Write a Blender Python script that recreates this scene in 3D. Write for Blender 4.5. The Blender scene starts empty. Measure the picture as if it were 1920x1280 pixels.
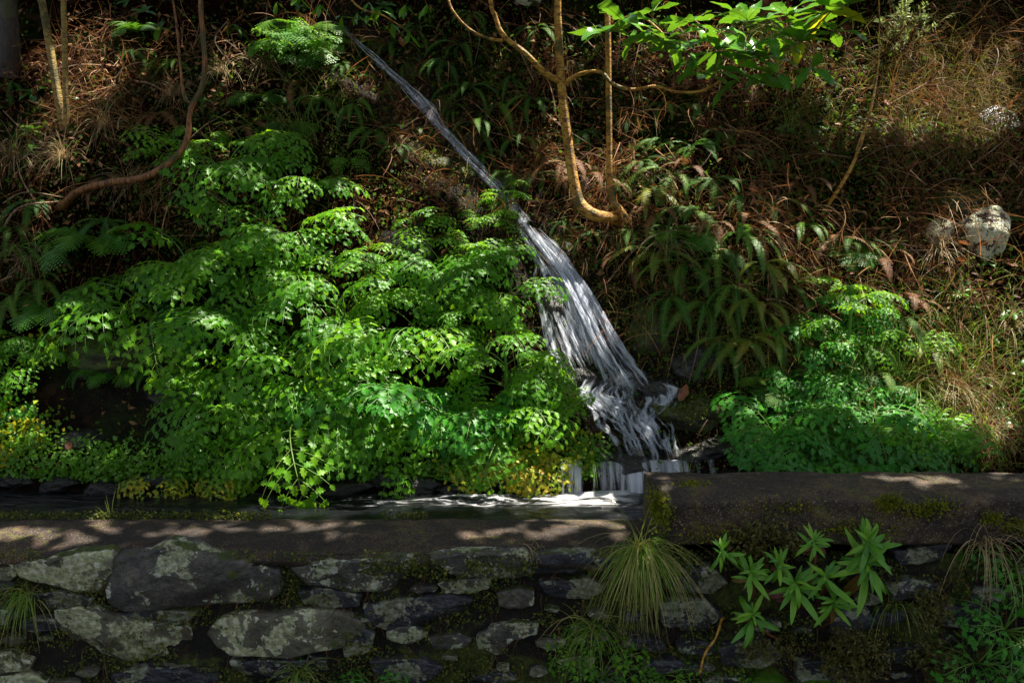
import bpy, math, random
import numpy as np
from mathutils import Vector, Matrix, Euler

# ------------------------------------------------------------------ camera, sky, sun, exposure
SC = bpy.context.scene
COL = SC.collection
CAMZ = 1.7; PITCH = math.radians(8.0); FPX = 1884.0; CX, CY = 960.0, 640.0
cam_d = bpy.data.cameras.new('camera'); cam = bpy.data.objects.new('camera', cam_d); COL.objects.link(cam)
cam.location = (0, 0, CAMZ); cam.rotation_euler = (math.radians(90) - PITCH, 0, 0)
cam_d.sensor_width = 36; cam_d.lens = 36 * FPX / 1920; cam_d.clip_end = 400; cam_d.clip_start = .05
SC.camera = cam
SUN = np.array([.34, .14, .92]); SUN = SUN / np.linalg.norm(SUN)          # towards the sun: high, behind the bank, to the right
SUN_EL = math.asin(SUN[2]); SUN_AZ = math.atan2(SUN[0], SUN[1])
w = bpy.data.worlds.new('World'); SC.world = w; w.use_nodes = True
wn = w.node_tree; bgn = wn.nodes['Background']; bgn.inputs['Strength'].default_value = .05
sky = wn.nodes.new('ShaderNodeTexSky'); sky.sky_type = 'NISHITA'; sky.sun_disc = False
sky.sun_elevation = SUN_EL; sky.sun_rotation = SUN_AZ
hs = wn.nodes.new('ShaderNodeHueSaturation'); hs.inputs['Saturation'].default_value = .42      # pale, thinly veiled sky
wn.links.new(sky.outputs[0], hs.inputs['Color']); wn.links.new(hs.outputs[0], bgn.inputs[0])
sl = bpy.data.lights.new('sun', 'SUN'); sl.energy = 4.4; sl.angle = math.radians(.5); sl.color = (1, .93, .80)
so = bpy.data.objects.new('sun', sl); COL.objects.link(so)
so.rotation_euler = Vector(tuple(SUN)).to_track_quat('Z', 'Y').to_euler()
SC.view_settings.view_transform = 'Standard'; SC.view_settings.look = 'None'
SC.view_settings.exposure = 1.9; SC.view_settings.gamma = 1
SC.cycles.max_bounces = 6; SC.cycles.diffuse_bounces = 3; SC.cycles.transparent_max_bounces = 16
SC.cycles.glossy_bounces = 2; SC.cycles.transmission_bounces = 4
SC.cycles.caustics_reflective = False; SC.cycles.caustics_refractive = False
SC.cycles.sample_clamp_indirect = 6

rng = np.random.default_rng(7); random.seed(7)
cP, sP = math.cos(PITCH), math.sin(PITCH)

def proj(p):                                   # world -> photograph pixels
    p = np.atleast_2d(np.asarray(p, float)); x, y, z = p[:, 0], p[:, 1], p[:, 2] - CAMZ
    d = y * cP - z * sP; u = y * sP + z * cP
    d = np.maximum(d, 1e-3)
    return np.stack([CX + FPX * x / d, CY - FPX * u / d], 1)
def ray(px, py):
    px = np.asarray(px, float); py = np.asarray(py, float)
    a = (px - CX) / FPX; b = (CY - py) / FPX
    return np.stack([a, cP + b * sP, -sP + b * cP], -1)
def at(px, py, Y):                             # point of the ray at world depth y = Y
    r = ray(px, py); return np.array([r[..., 0] * Y / r[..., 1], Y + 0 * r[..., 0], CAMZ + r[..., 2] * Y / r[..., 1]]).T

# ------------------------------------------------------------------ noise and terrain
def _h(ix, iy, s):
    n = (ix.astype(np.int64) * 374761393 + iy.astype(np.int64) * 668265263 + s * 1442695041) & 0xffffffff
    n = ((n ^ (n >> 13)) * 1274126177) & 0xffffffff
    return ((n ^ (n >> 16)) & 0xffff) / 65535.0
def vn(x, y, s=0):
    x = np.asarray(x, float); y = np.asarray(y, float)
    ix = np.floor(x); iy = np.floor(y); fx = x - ix; fy = y - iy
    fx = fx * fx * (3 - 2 * fx); fy = fy * fy * (3 - 2 * fy)
    a = _h(ix, iy, s); b = _h(ix + 1, iy, s); c = _h(ix, iy + 1, s); d = _h(ix + 1, iy + 1, s)
    return (a * (1 - fx) + b * fx) * (1 - fy) + (c * (1 - fx) + d * fx) * fy
def fbm(x, y, o=4, s=0):
    r = 0; a = .5
    for k in range(o):
        r = r + a * (vn(x * 2 ** k, y * 2 ** k, s + k * 17) - .5) * 2; a *= .5
    return r
YP = [4.17, 4.25, 4.30, 4.37, 4.54, 4.68, 4.9, 5.35, 5.6, 6.2, 7.0, 9.0, 14.0, 40.0]
ZP = [.05, .10, .40, .54, .64, .78, 1.16, 1.86, 2.06, 2.82, 3.6, 5.4, 8.6, 22.0]
def base_h(x, y):
    yy = y + .05 * fbm(x * .9, y * 0 + 3, 3, 5)
    z = np.interp(yy, YP, ZP)
    k = np.clip((y - 4.30) / .4, 0, 1)
    z = z + k * (.13 * fbm(x * .9, y * .9, 2, 11) + .10 * fbm(x * 2.6, y * 2.6, 3, 3) + .030 * fbm(x * 11, y * 11, 3, 8))
    return z
FLOW = [(640, 52, 6), (690, 105, 8), (725, 135, 12), (765, 172, 18), (800, 208, 26), (825, 245, 16), (862, 288, 16), (895, 325, 18), (925, 355, 20),
        (955, 385, 26), (985, 425, 32), (1012, 460, 48), (1045, 510, 64), (1078, 560, 72), (1108, 610, 74), (1135, 655, 74), (1158, 700, 76), (1175, 735, 92),
        (1185, 765, 88), (1192, 800, 78), (1205, 835, 78), (1222, 862, 86), (1232, 878, 96)]
def hit_fn(hf, px, py):
    r = ray(px, py); shp = r.shape[:-1]; r = r.reshape(-1, 3); t = np.full(len(r), 4.0); done = np.zeros(len(r), bool)
    o = np.array([0, 0, CAMZ])
    for k in range(260):
        p = o + r * t[:, None]; below = p[:, 2] < hf(p[:, 0], p[:, 1]); done |= below
        t = np.where(done, t, t + .03)
    lo = t - .03; hi = t.copy()
    for k in range(9):
        m = (lo + hi) / 2; p = o + r * m[:, None]; b = p[:, 2] < hf(p[:, 0], p[:, 1]); hi = np.where(b, m, hi); lo = np.where(b, lo, m)
    return (o + r * hi[:, None]).reshape(*shp, 3)
_fl = np.array(FLOW, float); FL_W = hit_fn(base_h, _fl[:, 0], _fl[:, 1])
def flow_dist(x, y):
    d = np.full(np.shape(x), 9.0)
    for a, b in zip(FL_W[:-1, :2], FL_W[1:, :2]):
        ab = b - a; L = max(ab @ ab, 1e-9); t = np.clip(((x - a[0]) * ab[0] + (y - a[1]) * ab[1]) / L, 0, 1)
        d = np.minimum(d, np.hypot(x - a[0] - t * ab[0], y - a[1] - t * ab[1]))
    return d
def full_h(x, y):
    z = base_h(x, y); d = flow_dist(x, y)
    wd = np.interp(y, [4.2, 4.9, 5.6, 6.5], [.34, .26, .17, .13])
    z = z - .10 * np.exp(-(d / wd) ** 2) * np.clip((y - 4.34) / .25, 0, 1)
    z = z + .05 * np.exp(-((d - wd * 1.5) / .1) ** 2) * np.clip((y - 4.7) / .3, 0, 1)
    return z
GX = np.arange(-8, 8.01, .025); GY = np.concatenate([np.arange(4.0, 8, .025), np.arange(8, 15, .1)])
_gx, _gy = np.meshgrid(GX, GY, indexing='ij'); GZ = full_h(_gx, _gy)
def H(x, y):                                   # fast lookup of the hillside height
    x = np.asarray(x, float); y = np.asarray(y, float)
    fx = np.clip((x + 8) / .025, 0, len(GX) - 1.001); ix = fx.astype(int); fx = fx - ix
    fy = np.where(y < 8, (y - 4.0) / .025, 160 + (y - 8) / .1); fy = np.clip(fy, 0, len(GY) - 1.001); iy = fy.astype(int); fy = fy - iy
    return (GZ[ix, iy] * (1 - fx) + GZ[ix + 1, iy] * fx) * (1 - fy) + (GZ[ix, iy + 1] * (1 - fx) + GZ[ix + 1, iy + 1] * fx) * fy
def hit(px, py): return hit_fn(H, px, py)
def normal(x, y, e=.06):
    n = np.stack([-(H(x + e, y) - H(x - e, y)) / (2 * e), -(H(x, y + e) - H(x, y - e)) / (2 * e), np.ones(np.shape(x))], -1)
    return n / np.linalg.norm(n, axis=-1, keepdims=True)
def gauss(px, py, L, p=1.0):                   # sum of soft ellipses given in photograph pixels
    v = np.zeros(np.shape(px))
    for cx, cy, rx, ry, b in L:
        v = np.maximum(v, b * np.exp(-(((px - cx) / rx) ** 2 + ((py - cy) / ry) ** 2) ** p))
    return v

# ------------------------------------------------------------------ materials
def newmat(name):
    m = bpy.data.materials.new(name); m.use_nodes = True; nt = m.node_tree; nt.nodes.clear()
    return m, nt, nt.nodes, nt.links
def N(ns, t, **k):
    n = ns.new(t)
    for a, v in k.items():
        if a in n.inputs: n.inputs[a].default_value = v
        else: setattr(n, a, v)
    return n
def ramp(ns, stops, interp='LINEAR'):
    r = ns.new('ShaderNodeValToRGB'); cr = r.color_ramp; cr.interpolation = interp
    while len(cr.elements) < len(stops): cr.elements.new(.5)
    for e, (p, c) in zip(cr.elements, stops):
        e.position = p; e.color = (*c, 1) if len(c) == 3 else c
    return r
def noise(ns, ls, coord, scale, detail=4, rough=.55, dist=0):
    n = N(ns, 'ShaderNodeTexNoise'); n.inputs['Scale'].default_value = scale; n.inputs['Detail'].default_value = detail
    n.inputs['Roughness'].default_value = rough; n.inputs['Distortion'].default_value = dist
    ls.new(coord, n.inputs['Vector']); return n.outputs['Fac']
def mixc(ns, ls, fac, a, b):
    m = ns.new('ShaderNodeMix'); m.data_type = 'RGBA'
    for s, v in ((0, fac), (6, a), (7, b)):
        if isinstance(v, bpy.types.NodeSocket): ls.new(v, m.inputs[s])
        elif s == 0: m.inputs[0].default_value = v
        else: m.inputs[s].default_value = (*v, 1)
    return m.outputs[2]
def math_(ns, ls, op, a, b=None, clamp=False):
    m = ns.new('ShaderNodeMath'); m.operation = op; m.use_clamp = clamp
    for s, v in ((0, a), (1, b)):
        if v is None: continue
        if isinstance(v, bpy.types.NodeSocket): ls.new(v, m.inputs[s])
        else: m.inputs[s].default_value = v
    return m.outputs[0]
def maprange(ns, ls, v, a, b, c=0, d=1, smooth=True):
    m = ns.new('ShaderNodeMapRange'); m.interpolation_type = 'SMOOTHSTEP' if smooth else 'LINEAR'
    ls.new(v, m.inputs[0])
    for i, q in enumerate((a, b, c, d)): m.inputs[i + 1].default_value = q
    return m.outputs[0]

def leaf_mat(name, stops, rough=.38, trans=.38, tcol=(.22, .42, .03), objrand=.6, spec=.5, spot=None, nscale=18):
    """stops: list of base colours along a random ramp (object random + per vertex 'rnd')"""
    m, nt, ns, ls = newmat(name)
    oi = N(ns, 'ShaderNodeObjectInfo'); at_ = N(ns, 'ShaderNodeAttribute', attribute_name='rnd')
    tc = N(ns, 'ShaderNodeTexCoord')
    nz = noise(ns, ls, tc.outputs['Object'], nscale, 2)
    v = math_(ns, ls, 'MULTIPLY', oi.outputs['Random'], objrand)
    v = math_(ns, ls, 'ADD', v, math_(ns, ls, 'MULTIPLY', at_.outputs['Fac'], 1 - objrand))
    v = math_(ns, ls, 'ADD', v, math_(ns, ls, 'MULTIPLY', math_(ns, ls, 'SUBTRACT', nz, .5), .35), True)
    r = ramp(ns, [(i / max(1, len(stops) - 1), c) for i, c in enumerate(stops)]); ls.new(v, r.inputs[0])
    col = r.outputs[0]
    if spot:
        s = noise(ns, ls, tc.outputs['Object'], spot[1], 3)
        col = mixc(ns, ls, maprange(ns, ls, s, spot[2], spot[2] + .08), col, spot[0])
    p = N(ns, 'ShaderNodeBsdfPrincipled'); ls.new(col, p.inputs['Base Color']); p.inputs['Roughness'].default_value = rough
    p.inputs['Specular IOR Level'].default_value = spec
    t = N(ns, 'ShaderNodeBsdfTranslucent')
    tcm = mixc(ns, ls, .55, col, tcol); ls.new(tcm, t.inputs[0])
    mx = N(ns, 'ShaderNodeMixShader'); mx.inputs[0].default_value = trans
    ls.new(p.outputs[0], mx.inputs[1]); ls.new(t.outputs[0], mx.inputs[2])
    bmp = N(ns, 'ShaderNodeBump'); bmp.inputs['Strength'].default_value = .25; bmp.inputs['Distance'].default_value = .003
    ls.new(noise(ns, ls, tc.outputs['Object'], 160, 2), bmp.inputs['Height']); ls.new(bmp.outputs[0], p.inputs['Normal'])
    o = N(ns, 'ShaderNodeOutputMaterial'); ls.new(mx.outputs[0], o.inputs[0])
    return m
M = {}
M['umbel'] = leaf_mat('celery_leaf', [(.030, .125, .005), (.060, .21, .005), (.105, .30, .006), (.21, .42, .010)], .42, .46, (.42, .75, .012), .6, .35)
M['umbel_blue'] = leaf_mat('celery_leaf_cool', [(.026, .15, .018), (.05, .23, .018), (.085, .31, .014)], .42, .36, (.16, .5, .02), .6, .3)
M['umbel_yellow'] = leaf_mat('celery_leaf_yellowing', [(.14, .30, .012), (.34, .42, .015), (.55, .46, .02), (.42, .20, .02)], .45, .5, (.55, .45, .02), .3)
M['fern'] = leaf_mat('fern_leaf', [(.016, .070, .004), (.032, .12, .005), (.07, .18, .007), (.14, .24, .010)], .7, .42, (.16, .36, .02), .75)
M['fern_bright'] = leaf_mat('fern_leaf_bright', [(.045, .18, .012), (.08, .24, .015), (.12, .26, .016)], .5, .42, (.22, .5, .03), .7)
M['fern_olive'] = leaf_mat('fern_leaf_olive', [(.08, .14, .010), (.15, .20, .012), (.24, .24, .02)], .5, .38, (.3, .34, .03), .75)
M['fern_dead'] = leaf_mat('fern_leaf_dead', [(.10, .035, .015), (.17, .06, .02), (.24, .10, .035)], .7, .25, (.4, .16, .05), .7)
M['laurel'] = leaf_mat('laurel_leaf', [(.03, .13, .020), (.05, .19, .020), (.08, .25, .018), (.14, .32, .018)], .22, .24, (.36, .70, .02), .6, .8)
M['laurel_yellow'] = leaf_mat('laurel_leaf_yellow', [(.40, .42, .015), (.5, .46, .02)], .3, .5, (.7, .65, .02), .7)
M['lance'] = leaf_mat('lance_leaf', [(.05, .20, .012), (.10, .31, .012), (.20, .42, .012)], .45, .34, (.20, .5, .03), .7, .5)
M['lance_red'] = leaf_mat('lance_leaf_red', [(.20, .045, .02), (.14, .04, .05), (.24, .14, .02), (.10, .12, .04)], .45, .3, (.5, .15, .04), .8)
M['rib'] = leaf_mat('leaf_rib', [(.24, .36, .12), (.30, .42, .15)], .5, .2, (.4, .5, .1), .5)
M['stem'] = leaf_mat('green_stem', [(.06, .17, .02), (.10, .22, .03), (.15, .24, .04)], .4, .15, (.3, .45, .05), .6)
M['redstem'] = leaf_mat('red_stem', [(.16, .05, .025), (.22, .07, .03)], .45, .1, (.4, .1, .05), .6)
M['broad'] = leaf_mat('broad_leaf', [(.02, .11, .016), (.04, .17, .012), (.08, .22, .012)], .32, .3, (.2, .4, .03), .5)
M['grass'] = leaf_mat('grass_blade', [(.05, .14, .012), (.10, .22, .015), (.20, .28, .03), (.34, .27, .09)], .5, .3, (.4, .5, .06), .15)
M['grass_mix'] = leaf_mat('grass_blade_mixed', [(.03, .12, .010), (.06, .20, .012), (.11, .26, .015), (.20, .27, .04), (.42, .32, .14)], .55, .3, (.55, .5, .12), .0, .3)
M['grass_dry'] = leaf_mat('grass_blade_dry', [(.30, .20, .08), (.40, .29, .14), (.48, .38, .22)], .6, .3, (.6, .45, .2), .15)
M['straw'] = leaf_mat('dead_straw', [(.016, .006, .003), (.05, .019, .007), (.14, .052, .017), (.28, .14, .05), (.60, .44, .27)], .7, .22, (.6, .25, .07), .0, .25)
M['moss'] = leaf_mat('moss_leaf', [(.018, .032, .004), (.035, .055, .005), (.075, .10, .006), (.20, .20, .010)], .75, .3, (.3, .34, .03), .0)
M['moss_bright'] = leaf_mat('bright_moss_leaf', [(.05, .07, .006), (.13, .15, .008), (.26, .27, .012)], .75, .35, (.4, .42, .03), .0, .2)
M['cover'] = leaf_mat('ground_cover_leaf', [(.010, .034, .006), (.020, .06, .006), (.04, .10, .008), (.09, .16, .012)], .7, .3, (.2, .36, .02), .0, .15)
M['sedum'] = leaf_mat('sprig_leaf', [(.08, .085, .015), (.12, .12, .02), (.14, .09, .025)], .55, .3, (.3, .28, .05), .1)
M['shade_crown'] = leaf_mat('shade_crown_leaf', [(.02, .09, .02), (.03, .12, .02)], .35, .22, (.1, .25, .02), .0)  # for the unseen leaves that block sun and sky
M['brownleaf'] = leaf_mat('fallen_leaf', [(.16, .045, .02), (.24, .08, .03), (.30, .12, .05)], .55, .2, (.5, .2, .06), .8)

def ground_mat():
    m, nt, ns, ls = newmat('hillside_soil'); tc = N(ns, 'ShaderNodeTexCoord'); c = tc.outputs['Object']
    n1 = noise(ns, ls, c, 2.2, 6, .6); n2 = noise(ns, ls, c, 22, 5, .6); n3 = noise(ns, ls, c, 7, 4)
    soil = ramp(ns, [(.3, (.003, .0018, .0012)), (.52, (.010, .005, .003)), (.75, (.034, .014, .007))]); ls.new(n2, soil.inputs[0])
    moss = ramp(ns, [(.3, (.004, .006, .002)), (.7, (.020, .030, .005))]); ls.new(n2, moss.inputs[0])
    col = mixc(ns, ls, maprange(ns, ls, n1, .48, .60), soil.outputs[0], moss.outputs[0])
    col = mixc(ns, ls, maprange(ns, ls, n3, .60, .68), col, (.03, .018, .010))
    p = N(ns, 'ShaderNodeBsdfPrincipled'); ls.new(col, p.inputs['Base Color']); p.inputs['Specular IOR Level'].default_value = .15
    wet = N(ns, 'ShaderNodeAttribute', attribute_name='wet')
    ls.new(maprange(ns, ls, wet.outputs['Fac'], 0, 1, .95, .3, False), p.inputs['Roughness']); ls.new(maprange(ns, ls, wet.outputs['Fac'], 0, 1, .0, .28, False), p.inputs['Specular IOR Level'])
    b = N(ns, 'ShaderNodeBump'); b.inputs['Strength'].default_value = .9; b.inputs['Distance'].default_value = .03
    ls.new(math_(ns, ls, 'ADD', n2, noise(ns, ls, c, 70, 4)), b.inputs['Height']); ls.new(b.outputs[0], p.inputs['Normal'])
    o = N(ns, 'ShaderNodeOutputMaterial'); ls.new(p.outputs[0], o.inputs[0]); return m
M['ground'] = ground_mat()

def rock_mat(name, cols, rough=.3, moss=.0, lichen=0, sc=9, lich=(.42, .43, .36), bump=.02, spots=True, lsc=7, msc=5, grains=False):
    m, nt, ns, ls = newmat(name); tc = N(ns, 'ShaderNodeTexCoord'); oi = N(ns, 'ShaderNodeObjectInfo')
    ad = N(ns, 'ShaderNodeVectorMath', operation='ADD'); cmb = N(ns, 'ShaderNodeCombineXYZ')
    for k in range(3): ls.new(math_(ns, ls, 'MULTIPLY', oi.outputs['Random'], 13.7 + k * 5), cmb.inputs[k])
    ls.new(tc.outputs['Object'], ad.inputs[0]); ls.new(cmb.outputs[0], ad.inputs[1]); c = ad.outputs[0]
    n1 = noise(ns, ls, c, sc, 6, .62); n2 = noise(ns, ls, c, sc * 6, 5, .6)
    r = ramp(ns, [(.28 + .44 * i / max(1, len(cols) - 1), q) for i, q in enumerate(cols)]); ls.new(n1, r.inputs[0]); col = r.outputs[0]
    col = mixc(ns, ls, maprange(ns, ls, n2, .35, .7, 0, .5), col, tuple(v * .35 for v in cols[0]))
    if lichen:
        ln = noise(ns, ls, c, lsc, 5, .6, .3)
        lr = ramp(ns, [(.35, tuple(v * .42 for v in lich)), (.5, (lich[0] * .62, lich[1] * .66, lich[2] * .4)), (.62, lich)]); ls.new(n2, lr.inputs[0])
        th = maprange(ns, ls, oi.outputs['Random'], 0, 1, .46 if spots else .42, .56 if spots else .46, False)
        df = math_(ns, ls, 'SUBTRACT', math_(ns, ls, 'ADD', ln, math_(ns, ls, 'MULTIPLY', math_(ns, ls, 'SUBTRACT', n2, .5), .28)), th)
        f = math_(ns, ls, 'MULTIPLY', maprange(ns, ls, df, 0, .03), lichen)
        col = mixc(ns, ls, f, col, lr.outputs[0])
        if spots:
            vo = N(ns, 'ShaderNodeTexVoronoi'); vo.inputs['Scale'].default_value = 16; ls.new(c, vo.inputs['Vector'])
            pick = N(ns, 'ShaderNodeSeparateColor'); ls.new(vo.outputs['Color'], pick.inputs[0])
            dd = math_(ns, ls, 'ADD', math_(ns, ls, 'ADD', vo.outputs['Distance'], math_(ns, ls, 'MULTIPLY', pick.outputs[1], .2)), math_(ns, ls, 'MULTIPLY', n2, .3))
            sp = math_(ns, ls, 'MULTIPLY', maprange(ns, ls, dd, .52, .46), maprange(ns, ls, pick.outputs[0], .84, .86))
            col = mixc(ns, ls, math_(ns, ls, 'MULTIPLY', sp, lichen), col, tuple(v * 1.15 for v in lich))
    if grains:
        gn = noise(ns, ls, c, 190, 2, .5); col = mixc(ns, ls, maprange(ns, ls, gn, .60, .68, 0, .75), col, (.34, .27, .20)); st_ = noise(ns, ls, c, 3.1, 6, .7, .6)
        col = mixc(ns, ls, maprange(ns, ls, st_, .42, .58, .75, 0), col, tuple(v * .5 for v in cols[0])); gm = noise(ns, ls, c, 26, 4, .7)
        col = mixc(ns, ls, maprange(ns, ls, math_(ns, ls, 'ADD', math_(ns, ls, 'MULTIPLY', st_, .5), math_(ns, ls, 'MULTIPLY', gm, .5)), .545, .60, 0, .8), col, (.075, .075, .010))
    if moss:
        mn = noise(ns, ls, c, msc, 5, .6); ge = N(ns, 'ShaderNodeNewGeometry'); sx = N(ns, 'ShaderNodeSeparateXYZ'); ls.new(ge.outputs['Normal'], sx.inputs[0])
        v = math_(ns, ls, 'ADD', mn, math_(ns, ls, 'MULTIPLY', sx.outputs[2], .10))
        mr = ramp(ns, [(.3, (.012, .018, .003)), (.55, (.05, .07, .008)), (.75, (.13, .14, .012))]); ls.new(n2, mr.inputs[0])
        col = mixc(ns, ls, maprange(ns, ls, v, .66 - moss * .25, .72 - moss * .25), col, mr.outputs[0])
    p = N(ns, 'ShaderNodeBsdfPrincipled'); ls.new(col, p.inputs['Base Color'])
    ls.new(maprange(ns, ls, n2, .3, .7, rough, min(1, rough + .35), False), p.inputs['Roughness'])
    b = N(ns, 'ShaderNodeBump'); b.inputs['Strength'].default_value = 1; b.inputs['Distance'].default_value = bump
    ls.new(math_(ns, ls, 'ADD', n1, math_(ns, ls, 'MULTIPLY', n2, .5)), b.inputs['Height']); ls.new(b.outputs[0], p.inputs['Normal'])
    o = N(ns, 'ShaderNodeOutputMaterial'); ls.new(p.outputs[0], o.inputs[0]); return m
M['wet_rock'] = rock_mat('wet_rock', [(.006, .006, .007), (.016, .014, .013), (.04, .034, .028)], .12, 0, 0, 1.7, bump=.012)
M['moss_rock'] = rock_mat('mossy_rock', [(.012, .010, .008), (.03, .024, .018), (.07, .055, .04)], .5, .8, 0, 1.8, bump=.012, msc=1.6)
M['white_rock'] = rock_mat('lichen_rock', [(.02, .014, .008), (.07, .045, .025), (.14, .10, .06)], .8, .12, 1, 1.9, (.66, .64, .58), .014, False, 1.6, 1.6)
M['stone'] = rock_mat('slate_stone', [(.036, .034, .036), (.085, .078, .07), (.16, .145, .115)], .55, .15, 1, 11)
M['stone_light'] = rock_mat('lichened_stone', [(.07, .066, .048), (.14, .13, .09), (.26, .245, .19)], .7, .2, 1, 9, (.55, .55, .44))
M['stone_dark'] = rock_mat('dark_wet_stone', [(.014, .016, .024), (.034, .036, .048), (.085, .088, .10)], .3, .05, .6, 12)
M['mortar'] = rock_mat('mossy_joint', [(.004, .004, .003), (.012, .010, .006), (.03, .022, .011)], .8, .55, 0, 10, bump=.03)
M['coping'] = rock_mat('old_concrete', [(.018, .011, .008), (.040, .022, .012), (.125, .070, .036)], .7, 0, 0, 14, bump=.014, grains=True)
M['block'] = rock_mat('damp_concrete', [(.012, .008, .005), (.042, .023, .010), (.11, .060, .027)], .55, 0, 0, 11, bump=.016, grains=True)

def bark_mat(name, cols, band=True, rough=.55):
    m, nt, ns, ls = newmat(name); tc = N(ns, 'ShaderNodeTexCoord'); mp = N(ns, 'ShaderNodeMapping'); ls.new(tc.outputs['Object'], mp.inputs[0])
    mp.inputs['Scale'].default_value = (1, 1, 2.2) if band else (3, 3, .5)
    n1 = noise(ns, ls, mp.outputs[0], 26, 5, .65, .4); n2 = noise(ns, ls, mp.outputs[0], 90, 4); n3 = noise(ns, ls, tc.outputs['Object'], 7, 4)
    r = ramp(ns, [(.40, cols[0]), (.48, cols[1]), (.60, cols[2])]); ls.new(n1, r.inputs[0])
    col = mixc(ns, ls, maprange(ns, ls, n2, .55, .68, 0, .5), r.outputs[0], tuple(min(1, v * 1.7) for v in cols[2]))
    col = mixc(ns, ls, maprange(ns, ls, n3, .55, .62, 0, .8), col, (.05, .055, .008))
    p = N(ns, 'ShaderNodeBsdfPrincipled'); ls.new(col, p.inputs['Base Color']); p.inputs['Roughness'].default_value = rough
    b = N(ns, 'ShaderNodeBump'); b.inputs['Strength'].default_value = .9; b.inputs['Distance'].default_value = .008
    ls.new(math_(ns, ls, 'ADD', n1, n2), b.inputs['Height']); ls.new(b.outputs[0], p.inputs['Normal'])
    o = N(ns, 'ShaderNodeOutputMaterial'); ls.new(p.outputs[0], o.inputs[0]); return m
M['bark_tan'] = bark_mat('smooth_tan_bark', [(.14, .050, .005), (.40, .17, .016), (.55, .32, .05)])
M['bark_yellow'] = bark_mat('yellow_bark', [(.13, .08, .012), (.28, .17, .03), (.36, .25, .06)])
M['bark_red'] = bark_mat('red_brown_bark', [(.05, .015, .004), (.20, .066, .014), (.32, .14, .035)], False)
M['bark_dark'] = bark_mat('dark_bark', [(.008, .004, .003), (.02, .010, .006), (.04, .02, .012)], False)
M['twig'] = bark_mat('dead_twig_bark', [(.12, .055, .025), (.24, .13, .07), (.36, .24, .15)], False)

def water_sheet_mat(name, dens=.5, edge=1.0, su=26, sv=1.6, soft=.16, white=(.80, .84, .92)):
    m, nt, ns, ls = newmat(name); uv = N(ns, 'ShaderNodeUVMap'); mp = N(ns, 'ShaderNodeMapping'); ls.new(uv.outputs[0], mp.inputs[0])
    mp.inputs['Scale'].default_value = (su, sv, 1)
    n1 = noise(ns, ls, mp.outputs[0], 1, 4, .6, .35)
    mp2 = N(ns, 'ShaderNodeMapping'); ls.new(uv.outputs[0], mp2.inputs[0]); mp2.inputs['Scale'].default_value = (su * 3.2, sv * 1.5, 1); mp2.inputs['Location'].default_value = (3, 7, 1)
    n2 = noise(ns, ls, mp2.outputs[0], 1, 3, .6, .2)
    at_ = N(ns, 'ShaderNodeAttribute', attribute_name='dens')
    v = math_(ns, ls, 'ADD', math_(ns, ls, 'MULTIPLY', n1, .65), math_(ns, ls, 'MULTIPLY', n2, .35))
    v = math_(ns, ls, 'ADD', v, math_(ns, ls, 'MULTIPLY', math_(ns, ls, 'SUBTRACT', at_.outputs['Fac'], .5), .62))
    a = math_(ns, ls, 'MULTIPLY', maprange(ns, ls, v, .5 - soft * .7, .5 + soft), dens, True)
    dm = maprange(ns, ls, at_.outputs['Fac'], .0, .42); a = math_(ns, ls, 'MULTIPLY', a, dm)
    p = N(ns, 'ShaderNodeBsdfPrincipled'); p.inputs['Base Color'].default_value = (*white, 1); p.inputs['Roughness'].default_value = .35
    tl = N(ns, 'ShaderNodeBsdfTranslucent'); tl.inputs[0].default_value = (*white, 1)
    mm = N(ns, 'ShaderNodeMixShader'); mm.inputs[0].default_value = .35; ls.new(p.outputs[0], mm.inputs[1]); ls.new(tl.outputs[0], mm.inputs[2])
    t = N(ns, 'ShaderNodeBsdfTransparent'); mx = N(ns, 'ShaderNodeMixShader')
    ls.new(a, mx.inputs[0]); ls.new(t.outputs[0], mx.inputs[1]); ls.new(mm.outputs[0], mx.inputs[2])
    o = N(ns, 'ShaderNodeOutputMaterial'); ls.new(mx.outputs[0], o.inputs[0]); return m
M['fall'] = water_sheet_mat('falling_water', .72, su=40, sv=2.0, soft=.34, white=(.84, .89, 1.0))
M['foam'] = water_sheet_mat('churning_foam', .75, su=16, sv=9, soft=.3, white=(.82, .87, .97))
M['veil'] = water_sheet_mat('thin_veil', .7, su=20, sv=2.2, soft=.16)
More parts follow.
